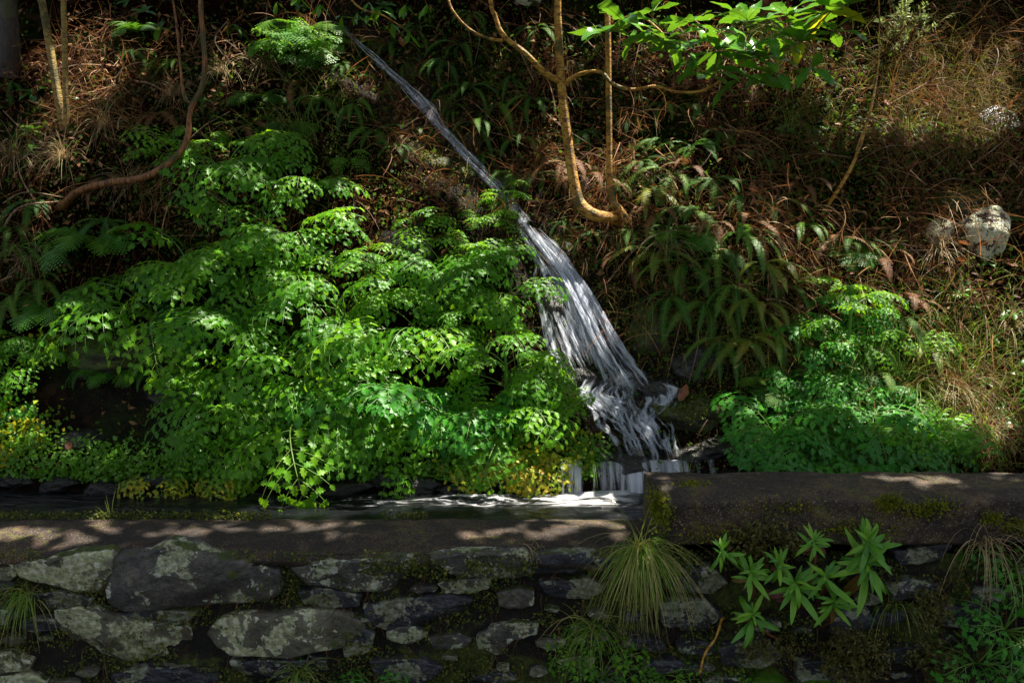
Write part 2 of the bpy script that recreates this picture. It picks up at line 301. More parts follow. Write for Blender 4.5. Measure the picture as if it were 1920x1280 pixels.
def channel_mat():
    m, nt, ns, ls = newmat('channel_water'); tc = N(ns, 'ShaderNodeTexCoord'); mp = N(ns, 'ShaderNodeMapping'); ls.new(tc.outputs['Object'], mp.inputs[0])
    mp.inputs['Scale'].default_value = (.30, 1.35, 1); mp.inputs['Rotation'].default_value = (0, 0, .10)
    n1 = noise(ns, ls, mp.outputs[0], 16, 5, .62, .8); n2 = noise(ns, ls, mp.outputs[0], 46, 3)
    at_ = N(ns, 'ShaderNodeAttribute', attribute_name='foam')
    v = math_(ns, ls, 'ADD', math_(ns, ls, 'MULTIPLY', n1, .75), math_(ns, ls, 'MULTIPLY', n2, .25))
    v = math_(ns, ls, 'ADD', v, math_(ns, ls, 'MULTIPLY', at_.outputs['Fac'], .36))
    f = maprange(ns, ls, v, .70, .92)
    p = N(ns, 'ShaderNodeBsdfPrincipled'); p.inputs['Base Color'].default_value = (.006, .007, .008, 1); p.inputs['Roughness'].default_value = .07
    d = N(ns, 'ShaderNodeBsdfPrincipled'); d.inputs['Base Color'].default_value = (.62, .62, .64, 1); d.inputs['Roughness'].default_value = .4
    b = N(ns, 'ShaderNodeBump'); b.inputs['Strength'].default_value = .8; b.inputs['Distance'].default_value = .03
    ls.new(v, b.inputs['Height']); ls.new(b.outputs[0], p.inputs['Normal']); ls.new(b.outputs[0], d.inputs['Normal'])
    mx = N(ns, 'ShaderNodeMixShader'); ls.new(f, mx.inputs[0]); ls.new(p.outputs[0], mx.inputs[1]); ls.new(d.outputs[0], mx.inputs[2])
    o = N(ns, 'ShaderNodeOutputMaterial'); ls.new(mx.outputs[0], o.inputs[0]); return m
M['channel'] = channel_mat()

# ------------------------------------------------------------------ mesh and object helpers
def mesh(name, V, faces, mat=None, attrs=None, smooth=True, uv=None, mats=None, fm=None):
    """faces: list of (k, 2) int arrays / lists of equal-length index arrays"""
    V = np.asarray(V, np.float32); me = bpy.data.meshes.new(name)
    if not isinstance(faces, list): faces = [faces]
    faces = [np.atleast_2d(np.asarray(f, np.int32)) for f in faces if len(f)]
    me.vertices.add(len(V)); me.vertices.foreach_set('co', V.ravel())
    loops = np.concatenate([f.ravel() for f in faces]); tot = np.concatenate([np.full(len(f), f.shape[1], np.int32) for f in faces])
    st = np.concatenate([[0], np.cumsum(tot)[:-1]]).astype(np.int32)
    me.loops.add(len(loops)); me.loops.foreach_set('vertex_index', loops)
    me.polygons.add(len(tot)); me.polygons.foreach_set('loop_start', st)
    try: me.polygons.foreach_set('loop_total', tot)
    except Exception: pass
    if smooth: me.polygons.foreach_set('use_smooth', np.ones(len(tot), bool))
    for k, a in (attrs or {}).items():
        at_ = me.attributes.new(k, 'FLOAT', 'POINT'); at_.data.foreach_set('value', np.asarray(a, np.float32))
    if uv is not None:
        u = me.uv_layers.new(name='UVMap'); u.data.foreach_set('uv', np.asarray(uv, np.float32)[loops].ravel())
    for q in (mats or [mat]): me.materials.append(q)
    if fm is not None: me.polygons.foreach_set('material_index', np.asarray(fm, np.int32))
    me.update(calc_edges=True); me.validate(); return me
def link(name, me, parent=None, loc=None):
    o = bpy.data.objects.new(name, me); COL.objects.link(o)
    if parent: o.parent = parent
    if loc is not None: o.location = loc
    return o
def tag(o, label=None, cat=None, group=None, kind=None):
    if label: o['label'] = label
    if cat: o['category'] = cat
    if group: o['group'] = group
    if kind: o['kind'] = kind
    return o
def empty(name, loc, rot=(0, 0, 0)):
    o = bpy.data.objects.new(name, None); o.empty_display_size = .05; COL.objects.link(o); o.location = tuple(loc); o.rotation_euler = rot; return o
def nrm(v): return v / (np.linalg.norm(v, axis=-1, keepdims=True) + 1e-12)

def tube(pts, rad, sides=8, seed=0, bump=0.0, cap=True):
    """smooth tube through control points, returned as V, [F]"""
    pts = np.asarray(pts, float); rad = np.asarray(rad, float); n = len(pts)
    if n > 2:
        tt = np.arange(n); m = (n - 1) * 6 + 1; t = np.linspace(0, n - 1, m); i = np.clip(t.astype(int), 0, n - 2); f = (t - i)[:, None]
        P = np.vstack([2 * pts[0] - pts[1], pts, 2 * pts[-1] - pts[-2]]); a, b, c, d = P[i], P[i + 1], P[i + 2], P[i + 3]
        pts2 = .5 * ((2 * b) + (-a + c) * f + (2 * a - 5 * b + 4 * c - d) * f ** 2 + (-a + 3 * b - 3 * c + d) * f ** 3)
        rad = np.interp(t, tt, rad); pts = pts2; n = m
    T = nrm(np.gradient(pts, axis=0)); u = np.cross(T[0], [.31, .2, .93]); u = nrm(u); U = []
    for k in range(n):
        u = nrm(u - T[k] * (u @ T[k])); U.append(u)
    U = np.array(U); W = np.cross(T, U); a = np.linspace(0, 2 * np.pi, sides, endpoint=False)
    r = rad[:, None] * (1 + bump * fbm(np.arange(n)[:, None] * .35 + seed, a[None, :] * 1.0 + seed, 3, seed))
    V = pts[:, None, :] + r[..., None] * (np.cos(a)[None, :, None] * U[:, None, :] + np.sin(a)[None, :, None] * W[:, None, :])
    V = V.reshape(-1, 3); i = np.arange(n - 1)[:, None] * sides; j = np.arange(sides)[None, :]; j2 = (j + 1) % sides
    F = np.stack([i + j, i + j2, i + sides + j2, i + sides + j], -1).reshape(-1, 4)
    return V, F
class MB:
    def __init__(s): s.V = []; s.F = {3: [], 4: []}; s.M = {3: [], 4: []}; s.R = []; s.n = 0
    def add(s, V, F, mi=0, rnd=None):
        V = np.asarray(V, float); F = np.asarray(F); k = F.shape[1]
        s.V.append(V); s.F[k].append(F + s.n); s.M[k].append(np.full(len(F), mi)); s.n += len(V)
        s.R.append(np.full(len(V), random.random() if rnd is None else rnd) if np.isscalar(rnd) or rnd is None else rnd)
    def build(s, name, mats):
        F = []; fm = []
        for k in (3, 4):
            if s.F[k]: F.append(np.vstack(s.F[k])); fm.append(np.concatenate(s.M[k]))
        return mesh(name, np.vstack(s.V), F, mats=mats if isinstance(mats, list) else [mats], fm=np.concatenate(fm), attrs={'rnd': np.concatenate(s.R)})

# ------------------------------------------------------------------ labels: every plant described by what it grows beside
LM = [('top of the thin stream', 730, 130), ('middle of the thin stream', 850, 270), ('waterfall head', 1010, 450), ('middle of the waterfall', 1090, 575), ('waterfall foot', 1180, 720),
      ('foaming rapids', 1210, 830), ('twin-trunk tree foot', 1120, 400), ('twin-trunk tree fork', 1050, 150), ('glossy laurel spray', 1400, 90),
      ('crooked branch foot', 120, 390), ('crooked branch bend', 350, 250), ('yellow sapling pair', 110, 140), ('foot of the leaning stem', 1550, 390), ('top of the leaning stem', 1640, 180),
      ('white lichened rocks', 1810, 440), ('mossy rock ledge', 200, 650), ('left block end', 1235, 900), ('block middle', 1600, 900), ('right block end', 1880, 900),
      ('brown mud hollow', 230, 790), ('foamy channel water', 1000, 930), ('dark channel water', 300, 950), ('long grass tuft on the wall', 1200, 1080), ('lance-leaved shoots on the wall', 1500, 1090),
      ('largest dark wall stone', 370, 1080), ('pale wall stone', 540, 1185), ('thicket heart', 620, 620), ('thicket top', 480, 440), ('thicket bottom', 520, 850)]
DIRS = ['right of', 'below and right of', 'below', 'below and left of', 'left of', 'above and left of', 'above', 'above and right of']
PENDING = []
def later(o, text, cat, group, px, py): tag(o, None, cat, group); PENDING.append((o, text, px, py))
ORD = ['nearest', 'second nearest', 'third nearest', 'fourth nearest', 'fifth nearest', 'sixth nearest', 'seventh nearest', 'eighth nearest', 'ninth nearest', 'tenth nearest'] + ['%dth nearest' % k for k in range(11, 60)]
def finish_labels():
    g = {}
    for o, text, px, py in PENDING:
        d = [((px - x) ** 2 + (py - y) ** 2, nm, x, y) for nm, x, y in LM]; d2, nm, x, y = min(d)
        if d2 < 25 ** 2: dr = 'at'
        else: dr = DIRS[int(round(math.atan2(py - y, px - x) / (math.pi / 4))) % 8]
        g.setdefault((text, dr, nm), []).append((d2, o))
    for (text, dr, nm), L in g.items():
        L.sort(key=lambda q: q[0])
        for k, (_, o) in enumerate(L):
            o['label'] = ('%s %s the %s' % (text, dr, nm)) + ((', ' + ORD[k]) if len(L) > 1 else '')

# ------------------------------------------------------------------ SETTING: hillside, path, channel
xs = np.concatenate([np.linspace(-40, -4.6, 40)[:-1], np.arange(-4.6, 4.61, .03), np.linspace(4.6, 40, 40)[1:]])
ys = np.concatenate([np.linspace(4.12, 4.42, 16)[:-1], np.arange(4.42, 7.2, .03), np.linspace(7.2, 40, 60)])
X, Y = np.meshgrid(xs, ys, indexing='ij'); Z = full_h(X, Y)
V = np.stack([X, Y, Z], -1).reshape(-1, 3); nx, ny = X.shape
i = (np.arange(nx - 1)[:, None] * ny + np.arange(ny - 1)[None, :]); F = np.stack([i, i + ny, i + ny + 1, i + 1], -1).reshape(-1, 4)
fd = flow_dist(V[:, 0], V[:, 1]); wet = np.clip(1.1 - fd / .22, 0, 1) + np.clip(1 - (V[:, 1] - 4.15) / .25, 0, 1) * .8
pp = proj(V); wet = np.maximum(wet, gauss(pp[:, 0], pp[:, 1], [(250, 730, 170, 90, .9), (1250, 640, 90, 160, .6)]))
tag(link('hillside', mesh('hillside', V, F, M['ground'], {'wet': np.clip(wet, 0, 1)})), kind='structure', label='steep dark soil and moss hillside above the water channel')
V = [(-60, -30, 0), (60, -30, 0), (60, 3.36, 0), (-60, 3.36, 0)]
tag(link('path', mesh('path', V, [[0, 1, 2, 3]], M['ground'], {'wet': [0] * 4}, False)), kind='structure', label='earth footpath in front of the stone wall')
xs = np.arange(-6, 6.01, .02); ys = np.arange(3.55, 4.42, .02); X, Y = np.meshgrid(xs, ys, indexing='ij')
P = np.stack([X, Y, 0 * X + .42], -1).reshape(-1, 3); pp = proj(P)
foam = gauss(pp[:, 0], pp[:, 1], [(1080, 935, 120, 26, 1.0), (900, 938, 170, 18, .85), (1160, 925, 70, 30, .95), (700, 940, 130, 14, .65), (580, 955, 160, 14, .40), (330, 950, 120, 8, .30), (1000, 960, 150, 10, .45)])
Z = .42 + .012 * fbm(X * 4, Y * 14, 3, 2) * (1 + 1.2 * foam.reshape(X.shape)) + .012 * foam.reshape(X.shape)
nx, ny = X.shape; i = (np.arange(nx - 1)[:, None] * ny + np.arange(ny - 1)[None, :]); F = np.stack([i, i + ny, i + ny + 1, i + 1], -1).reshape(-1, 4)
tag(link('channel_water', mesh('channel_water', np.stack([X, Y, Z], -1).reshape(-1, 3), F, M['channel'], {'foam': foam})), kind='structure', label='dark rippling irrigation channel water with white foam below the falls')

# ------------------------------------------------------------------ water running down the bank
def flow_sheet(rows, off, seed, spread=1.0, dens0=.5, nu=15, nv_per=6, ragged=.5):
    R = np.array(rows, float); n = len(R); t = np.linspace(0, n - 1, (n - 1) * nv_per + 1)
    cx = np.interp(t, range(n), R[:, 0]); cy = np.interp(t, range(n), R[:, 1]); wd = np.interp(t, range(n), R[:, 2]) * spread
    dn = np.interp(t, range(n), R[:, 3]) if R.shape[1] > 3 else np.full(len(t), dens0)
    dx, dy = np.gradient(cx), np.gradient(cy); L = np.hypot(dx, dy); nxv, nyv = -dy / L, dx / L
    nyv = nyv * .35; cx = cx + 5 * fbm(t * .8, t * 0, 3, seed)
    u = np.linspace(-1, 1, nu); wj = wd * (1 + ragged * .5 * fbm(t * 1.7, t * 0 + 9, 3, seed + 5))
    px = cx[:, None] - u[None, :] * nxv[:, None] * wj[:, None] * .62; py = cy[:, None] - u[None, :] * nyv[:, None] * wj[:, None] * .62
    W = hit(px, py); nn = normal(W[..., 0], W[..., 1], .12)
    bul = (1 - u[None, :] ** 2) * np.minimum(wj, 70)[:, None] / 70 * .05
    W = W + nn * (off + bul + (.03 if off < .04 else .02) * fbm(u[None, :] * 6 + seed, t[:, None] * 1.1, 3, seed + 2))[..., None]
    c = W[:, nu // 2]; v = np.concatenate([[0], np.cumsum(np.linalg.norm(np.diff(c, axis=0), axis=1))])
    hw = np.linalg.norm(W[:, -1] - W[:, 0], axis=1) / 2
    uv = np.stack([u[None, :] * np.minimum(hw, .14)[:, None] * 1.2 + seed, np.repeat(v[:, None], nu, 1)], -1).reshape(-1, 2)
    D = dn[:, None] * np.clip((1 - np.abs(u[None, :]) ** 2), 0, 1) ** (1.0 if nu > 9 else 1.5)
    D = D * (1 + .5 * fbm(u[None, :] * 3 + seed, t[:, None] * .8, 2, seed + 3))
    i = (np.arange(len(t) - 1)[:, None] * nu + np.arange(nu - 1)[None, :]); F = np.stack([i, i + 1, i + nu + 1, i + nu], -1).reshape(-1, 4)
    return W.reshape(-1, 3), F, uv, D.ravel()
def add_sheets(name, L, mat, label):
    V, F, U, D, n = [], [], [], [], 0
    for q in L:
        a, b, c, d = q; V.append(a); F.append(b + n); U.append(c); D.append(d); n += len(a)
    me = mesh(name, np.vstack(V), np.vstack(F), mat, {'dens': np.clip(np.concatenate(D), 0, 1.2)}, uv=np.vstack(U))
    return tag(link(name, me), kind='structure', label=label)
up = [(a, b, max(c, 9) * (1.25, .8, 1.4, .9)[i_ % 4], (.8, .4, .7, .35)[i_ % 4]) for i_, (a, b, c) in enumerate(FLOW[:11])]
lo = [(a, b, c * 1.3, q) for (a, b, c), q in zip(FLOW[9:18], (.55, .6, .62, .58, .55, .56, .56, .6, .7))]
def ribbons(spec, n, w0, w1, off, seed, dn=(.45, .8), k0=(0, .35), k1=(.7, 1.0), wig=.25, conv=1.0):
    """thin strands fanned across a flow given as (px, py, half width)"""
    r = np.random.default_rng(seed); R_ = np.array(spec, float); m = len(R_); out = []
    for q in range(n):
        u0 = r.uniform(-1, 1); a = r.uniform(*k0) * (m - 1); b = r.uniform(*k1) * (m - 1)
        if b - a < 1.2: continue
        t = np.linspace(a, b, max(4, int((b - a) * 2.2))); cx = np.interp(t, range(m), R_[:, 0]); cy = np.interp(t, range(m), R_[:, 1]); hw = np.interp(t, range(m), R_[:, 2])
        u = u0 + wig * fbm(t * .55 + q * 3.3, t * 0 + q, 3, seed + q); ww = r.uniform(w0, w1) * (.6 + .5 * vn(t * .9, t * 0 + q, seed)); dd = r.uniform(*dn)
        e = np.minimum(1, np.minimum((t - a) / .5 + .15, (b - t) / .8 + .1)); rows = [(x + uu * h, y + r.uniform(-2, 2), w_, dd * (.45 + .55 * ee)) for x, y, uu, h, w_, ee in zip(cx, cy, u, hw, ww, e)]
        out.append(flow_sheet(rows, off + r.uniform(0, .05), seed * 3 + q, nu=7, nv_per=3, ragged=.9))
    return out
add_sheets('stream_water', [flow_sheet(up, .012, 1, ragged=1.3), flow_sheet(up, .022, 4, .8, ragged=1.4)] + ribbons([(a, b, c * .6) for a, b, c in FLOW[:11]], 40, 4, 9, .02, 71, (.45, .8), k0=(0, .8), k1=(.3, 1), wig=.5), M['fall'], 'thin silky blue-grey stream sliding down the dark bank')
FAN = [(975, 418, 12), (1003, 452, 22), (1036, 500, 30), (1066, 545, 36), (1090, 590, 42), (1110, 632, 46), (1132, 672, 50), (1152, 705, 54), (1168, 738, 64)]
SIDE = [(1008, 490, 8), (1018, 530, 18), (1030, 575, 26), (1044, 620, 30), (1060, 660, 34), (1078, 700, 40), (1095, 735, 44)]
add_sheets('waterfall', [flow_sheet([(a, b, c * 1.05, .34) for a, b, c in FAN], .012, 11)] + ribbons(FAN, 84, 5, 17, .012, 51, (.4, .8), k0=(0, .5), k1=(.55, 1), wig=.15) + ribbons(FAN, 16, 6, 14, .06, 52, (.6, .95), k0=(0, .6), k1=(.5, 1)) + ribbons(SIDE, 20, 5, 14, .02, 53, (.35, .6)), M['fall'], 'wide white veil of water falling over black rock')
POOLF = [(1172, 722, 70), (1176, 745, 84), (1178, 768, 72), (1184, 792, 64), (1196, 812, 60), (1208, 835, 54), (1218, 858, 50), (1228, 880, 54)]
POOLL = [(1120, 728, 26), (1100, 745, 26), (1112, 765, 30), (1145, 785, 26), (1175, 800, 22)]
POOLR = [(1225, 722, 30), (1255, 742, 22), (1252, 765, 22), (1232, 788, 22), (1222, 812, 20)]
add_sheets('rapids', [flow_sheet([(a, b, c * 1.4, .30) for a, b, c in POOLF], .012, 66, nu=21)] + ribbons(POOLF, 90, 6, 19, .015, 61, (.45, .85), k0=(0, .7), k1=(.35, 1), wig=.4) + ribbons(POOLL, 10, 8, 22, .04, 62, (.4, .7), k0=(0, .2), wig=.5) + ribbons(POOLR, 9, 8, 22, .04, 63, (.4, .7), k0=(0, .2), wig=.5)
           + [flow_sheet([(1170, 706, 80, .25), (1174, 722, 110, .42), (1178, 738, 120, .34), (1180, 752, 100, .1)], .05, 33, nu=21), flow_sheet([(1110, 748, 30, .2), (1135, 758, 50, .75), (1160, 768, 60, .6), (1190, 772, 40, .2)], .05, 35)], M['foam'], 'churning white rapids tumbling between dark boulders')
veil = []
for k, (x0, x1, dn) in enumerate([(1040, 1100, .75), (1100, 1180, .72), (1140, 1240, .7), (1200, 1300, .7), (1250, 1330, .6), (1300, 1380, .45), (1170, 1215, .8), (1060, 1085, .8)]):
    a0 = at(x0, 880, 4.35); a1 = at(x1, 880, 4.35); nu = 14; nv = 10; u = np.linspace(0, 1, nu); v = np.linspace(0, 1, nv)
    top = a0 + (a1 - a0) * u[:, None]; s_ = v[None, :]
    Yv = 4.38 - .12 * np.sqrt(s_) + .012 * fbm(u[:, None] * 5 + k, s_ * 0, 2, k); Zv = H(top[:, 0], np.full(nu, 4.38))[:, None] * (1 - s_ ** 1.6) + .42 * s_ ** 1.6 + .012
    W = np.stack([np.repeat(top[:, :1], nv, 1), Yv, Zv], -1); i = (np.arange(nu - 1)[:, None] * nv + np.arange(nv - 1)[None, :])
    F = np.stack([i, i + 1, i + nv + 1, i + nv], -1).reshape(-1, 4)
    uv = np.stack([W[..., 0] * 1.0, W[..., 2]], -1).reshape(-1, 2); D = (dn * ((1 - (2 * u - 1) ** 2) ** .8 * (.55 + .75 * vn(u * 9 + k * 3, u * 0 + k, 12)))[:, None] * (1 - .25 * s_ * vn(u * 6 + k, u * 0, 4)[:, None])).ravel()
    veil.append((W.reshape(-1, 3), F, uv, D))
add_sheets('spillway_veil', veil, M['veil'], 'short veil of water spilling over the stone lip into the channel')

# ------------------------------------------------------------------ rocks
import bmesh
def rock_mesh(name, seed, mat, sub=4, rough=.28, flat=1.0):
    rough = rough * 1.25
    bm = bmesh.new(); bmesh.ops.create_icosphere(bm, subdivisions=sub, radius=1)
    V = np.array([v.co[:] for v in bm.verts]); F = np.array([[v.index for v in f.verts] for f in bm.faces]); bm.free()
    d = fbm(V[:, 0] * 1.1 + seed * 3.1 + V[:, 2] * .7, V[:, 1] * 1.1 - V[:, 2] * .9 + seed, 3, seed) * rough * 1.6 + fbm(V[:, 0] * 4 + V[:, 2] * 3, V[:, 1] * 4 + V[:, 2] * 2 + seed, 3, seed + 9) * rough * .4
    V = V * (1 + d)[:, None]
    rr = np.random.default_rng(seed)
    for k in range(7):                          # knock a few planes off
        n = nrm(rr.normal(size=3)); h = .72 + .2 * rr.random(); q = V @ n; V = V - np.clip(q - h, 0, 9)[:, None] * n * .85
    return mesh(name, V, F, mat, smooth=True)
def rock(px, py, wpx, hpx, mat, seed, label, cat='boulder', name='boulder', dy=0, dep=.8, group=None, sink=.25):
    c = hit(px, py); d = c[1]; sx = wpx / FPX * d / 2; sz = hpx / FPX * d / 2; sy = max(sx, sz) * dep
    o = link(name, rock_mesh(name, seed, M[mat])); o.location = (c[0], c[1] + dy + sy * sink, c[2]); o.scale = (sx * 1.1, sy, sz * 1.1)
    o.rotation_euler = (0, random.uniform(-.15, .15), 0); return tag(o, label, cat, group)
G = 'wet boulders in the cascade'
rock(1095, 716, 64, 52, 'wet_rock', 3, 'black wet boulder at the left of the waterfall foot', group=G)
rock(1147, 752, 26, 40, 'wet_rock', 4, 'small pointed black rock splitting the foam under the waterfall', group=G)
rock(1240, 745, 84, 56, 'wet_rock', 5, 'broad black boulder right of the waterfall foot', group=G)
rock(1035, 590, 60, 110, 'wet_rock', 6, 'tall dripping black rock inside the left of the waterfall', group=G, sink=.6)
rock(1185, 884, 120, 50, 'wet_rock', 7, 'rounded black rock at the lip above the channel', group=G, sink=.4)
rock(1300, 782, 120, 70, 'moss_rock', 8, 'mossy boulder at the right bank of the rapids')
rock(1330, 848, 110, 34, 'wet_rock', 9, 'low brown wet rock beside the rapids behind the block')
rock(1128, 862, 60, 30, 'wet_rock', 10, 'low dark rock between the rapids and yellow leaves')
rock(1215, 822, 60, 22, 'wet_rock', 41, 'half drowned rock in the middle of the rapids', group=G)
rock(1845, 440, 84, 90, 'white_rock', 11, 'larger white lichened rock on the right bank', sink=-.1, name='lichen_rock')
rock(1758, 440, 52, 42, 'white_rock', 12, 'smaller white lichened rock left of the larger one', sink=-.1, name='lichen_rock')
rock(1808, 385, 90, 60, 'moss_rock', 13, 'moss covered rock above the white lichened rocks')
rock(988, 6, 54, 34, 'white_rock', 14, 'pale round stone at the top beside the trunk', name='lichen_rock')
rock(812, 312, 76, 38, 'moss_rock', 15, 'mossy rock left of the middle of the thin stream')
for k, (x, y, w_, h_) in enumerate([(742, 168, 46, 30), (768, 140, 36, 26), (832, 205, 44, 34), (815, 262, 40, 34), (885, 268, 40, 30), (870, 330, 44, 30), (935, 345, 40, 34), (945, 425, 40, 44), (1060, 470, 50, 44), (712, 92, 34, 22)]):
    later(rock(x, y, w_, h_, 'moss_rock', 140 + k, 'x', sink=.3), 'small mossy stone', 'boulder', 'mossy stones edging the thin stream', x, y)
rock(235, 655, 280, 90, 'moss_rock', 16, 'long mossy rock ledge above the mud hollow', sink=.5)
rock(190, 690, 110, 60, 'wet_rock', 17, 'blue-black wet rock under the mossy ledge')
rock(155, 830, 90, 46, 'wet_rock', 18, 'flat dark rock lying in the brown mud hollow')
rock(320, 740, 150, 60, 'wet_rock', 19, 'black shining rock at the back of the hollow', sink=.6)
rock(1315, 690, 90, 90, 'wet_rock', 20, 'black wet rock right of the waterfall under the ferns', sink=.5)
rock(1230, 640, 80, 120, 'moss_rock', 21, 'dark mossy rock face at the right edge of the waterfall', sink=.6)
rock(760, 470, 110, 90, 'wet_rock', 22, 'dark wet rock showing between leaves left of the waterfall', sink=.6)
rock(1870, 235, 90, 60, 'wet_rock', 23, 'small grey rock in the dry grass near the upper right edge', sink=.7)
for k, x in enumerate([30, 110, 200, 300, 560, 640, 720, 790, 860, 940, 1010, 1400, 1500, 1650]):
    rock(x, 900 + (k % 3) * 8 - (20 if x > 1300 else 0), 70 + 20 * (k % 3), 34, 'wet_rock', 50 + k, 'dark stone edging the channel bank, number', group='dark stones edging the channel bank')
    COL.objects[-1]; PENDING.append((bpy.data.objects[COL.objects[-1].name], 'dark wet bank stone', x, 900 + (k % 3) * 8))

# unseen leaf mass added behind the viewpoint to shut out most of the open sky
nw = 4800; Cw = np.stack([rng.uniform(-13, 13, nw), rng.uniform(-10, -4.5, nw), rng.uniform(.2, 9.5, nw)], 1); dw = nrm(rng.normal(size=(nw, 3))); sw = nrm(np.cross(dw, rng.normal(size=(nw, 3)))); lw = rng.uniform(.22, .36, nw)[:, None]
Vw = np.stack([Cw, Cw + dw * lw * .5 - sw * lw * .3, Cw + dw * lw, Cw + dw * lw * .5 + sw * lw * .3], 1).reshape(-1, 3)
tag(link('sky_blocking_leaves', mesh('sky_blocking_leaves', Vw, np.arange(nw * 4).reshape(-1, 4), M['shade_crown'], {'rnd': np.repeat(rng.random(nw), 4)}, False)), 'unseen leaf mass added behind the viewpoint to block skylight', 'sky_blocking_leaves', None, 'stuff')
# ------------------------------------------------------------------ the stone wall and the concrete block
YF = 3.30
def wall_pt(px, py): return at(px, py, YF)
wall = empty('stone_wall', (-.7, YF + .2, 0)); tag(wall, 'low dry stone wall with concrete coping along the channel', 'wall')
def wparent(o, e): o.parent = e; o.matrix_parent_inverse = Matrix.Translation(-Vector(e.location)); return o
# joint face of the wall behind the stones
xs = np.arange(-4, 5.0, .016); zs = np.arange(-.02, .50, .016); X, Zg = np.meshgrid(xs, zs, indexing='ij')
Yg = YF + .028 + .028 * fbm(X * 7, Zg * 9, 4, 21) + .016 * fbm(X * 28, Zg * 30, 3, 25)
nx, ny = X.shape; i = (np.arange(nx - 1)[:, None] * ny + np.arange(ny - 1)[None, :]); F = np.stack([i, i + ny, i + ny + 1, i + 1], -1).reshape(-1, 4)
wparent(link('joint_face', mesh('joint_face', np.stack([X, Yg, Zg], -1).reshape(-1, 3), F, M['mortar'])), wall)
# coping: a profile swept along x
def coping(x0, x1, zt, yb, edge, mat, name, thick=.07, endround=.0, yf0=YF - .02, seed=0, amp=.012, sharp=False):
    xs = np.arange(x0, x1 + .001, .012); V = []; n = len(xs)
    fr = [(0.0, -thick * 1.0), (0.0, -thick * .6), (-.004, -thick * .3), (.004, -.010), (.02, 0.0)]
    if sharp: fr = [(0, -thick * (1 - q)) for q in np.linspace(0, .93, 16)] + [(.003, -.003), (.009, 0)]
    back = np.linspace(.035, yb - yf0 - .02, 22)
    prof = [(0.0, None, 'b')] 
    rows = []
    for (dy, dz) in fr: rows.append((dy, dz, 0))
    for b in back: rows.append((b, 0.004 * math.sin(b * 8), 1))
    rows += [(yb - yf0, -.014, 0), (yb - yf0 + .004, -.10, 0), (yb - yf0 + .004, -zt - .1, 0)]
    rows = [(.07, -thick * 1.02, 0)] + rows
    G_ = np.zeros((n, len(rows), 3))
    e = edge(xs)
    for j, (dy, dz, s_) in enumerate(rows):
        yy = yf0 + dy; ft = j < len(fr) + 1; zz = zt + dz + (e if ft else e * max(0, 1 - (dy / .2)))
        G_[:, j, 0] = xs; G_[:, j, 1] = yy + amp * fbm(xs * 6, xs * 0 + dy * 8 + (zz if s_ == 0 else 0) * 6, 4, seed + 3) * (1 if ft else .3)
        G_[:, j, 2] = zz + amp * .5 * fbm(xs * 9, np.full(n, dy * 14.) , 4, seed + 7)
    m = len(rows); i = (np.arange(n - 1)[:, None] * m + np.arange(m - 1)[None, :]); F = np.stack([i, i + m, i + m + 1, i + 1], -1).reshape(-1, 4)
    if sharp: G_[:, :, 0] -= .045 * np.clip((G_[:, :, 1] - yf0) / .34, 0, 1) * np.exp(-(xs[:, None] - x0) / .3); G_[0, :, 0] += .01 * fbm(G_[0, :, 1] * 20, G_[0, :, 2] * 20, 3, 9)
    V = G_.reshape(-1, 3); caps = []
    for a in (0, (n - 1) * m): caps.append([a + q for q in range(m)][::1])
    me = mesh(name, V, [F], M[mat]); bm = bmesh.new(); bm.from_mesh(me); bm.verts.ensure_lookup_table()
    for c in caps: bm.faces.new([bm.verts[q] for q in c])
    bmesh.ops.recalc_face_normals(bm, faces=bm.faces); bm.to_mesh(me); bm.free(); return me
edge_l = lambda x: -.018 + .02 * fbm(x * 3.1, x * 0, 3, 31) - .03 * np.clip((x - .25) / .3, 0, 1)
wparent(link('coping', coping(-4, .60, .50, 3.71, edge_l, 'coping', 'coping', .022, seed=5)), wall)
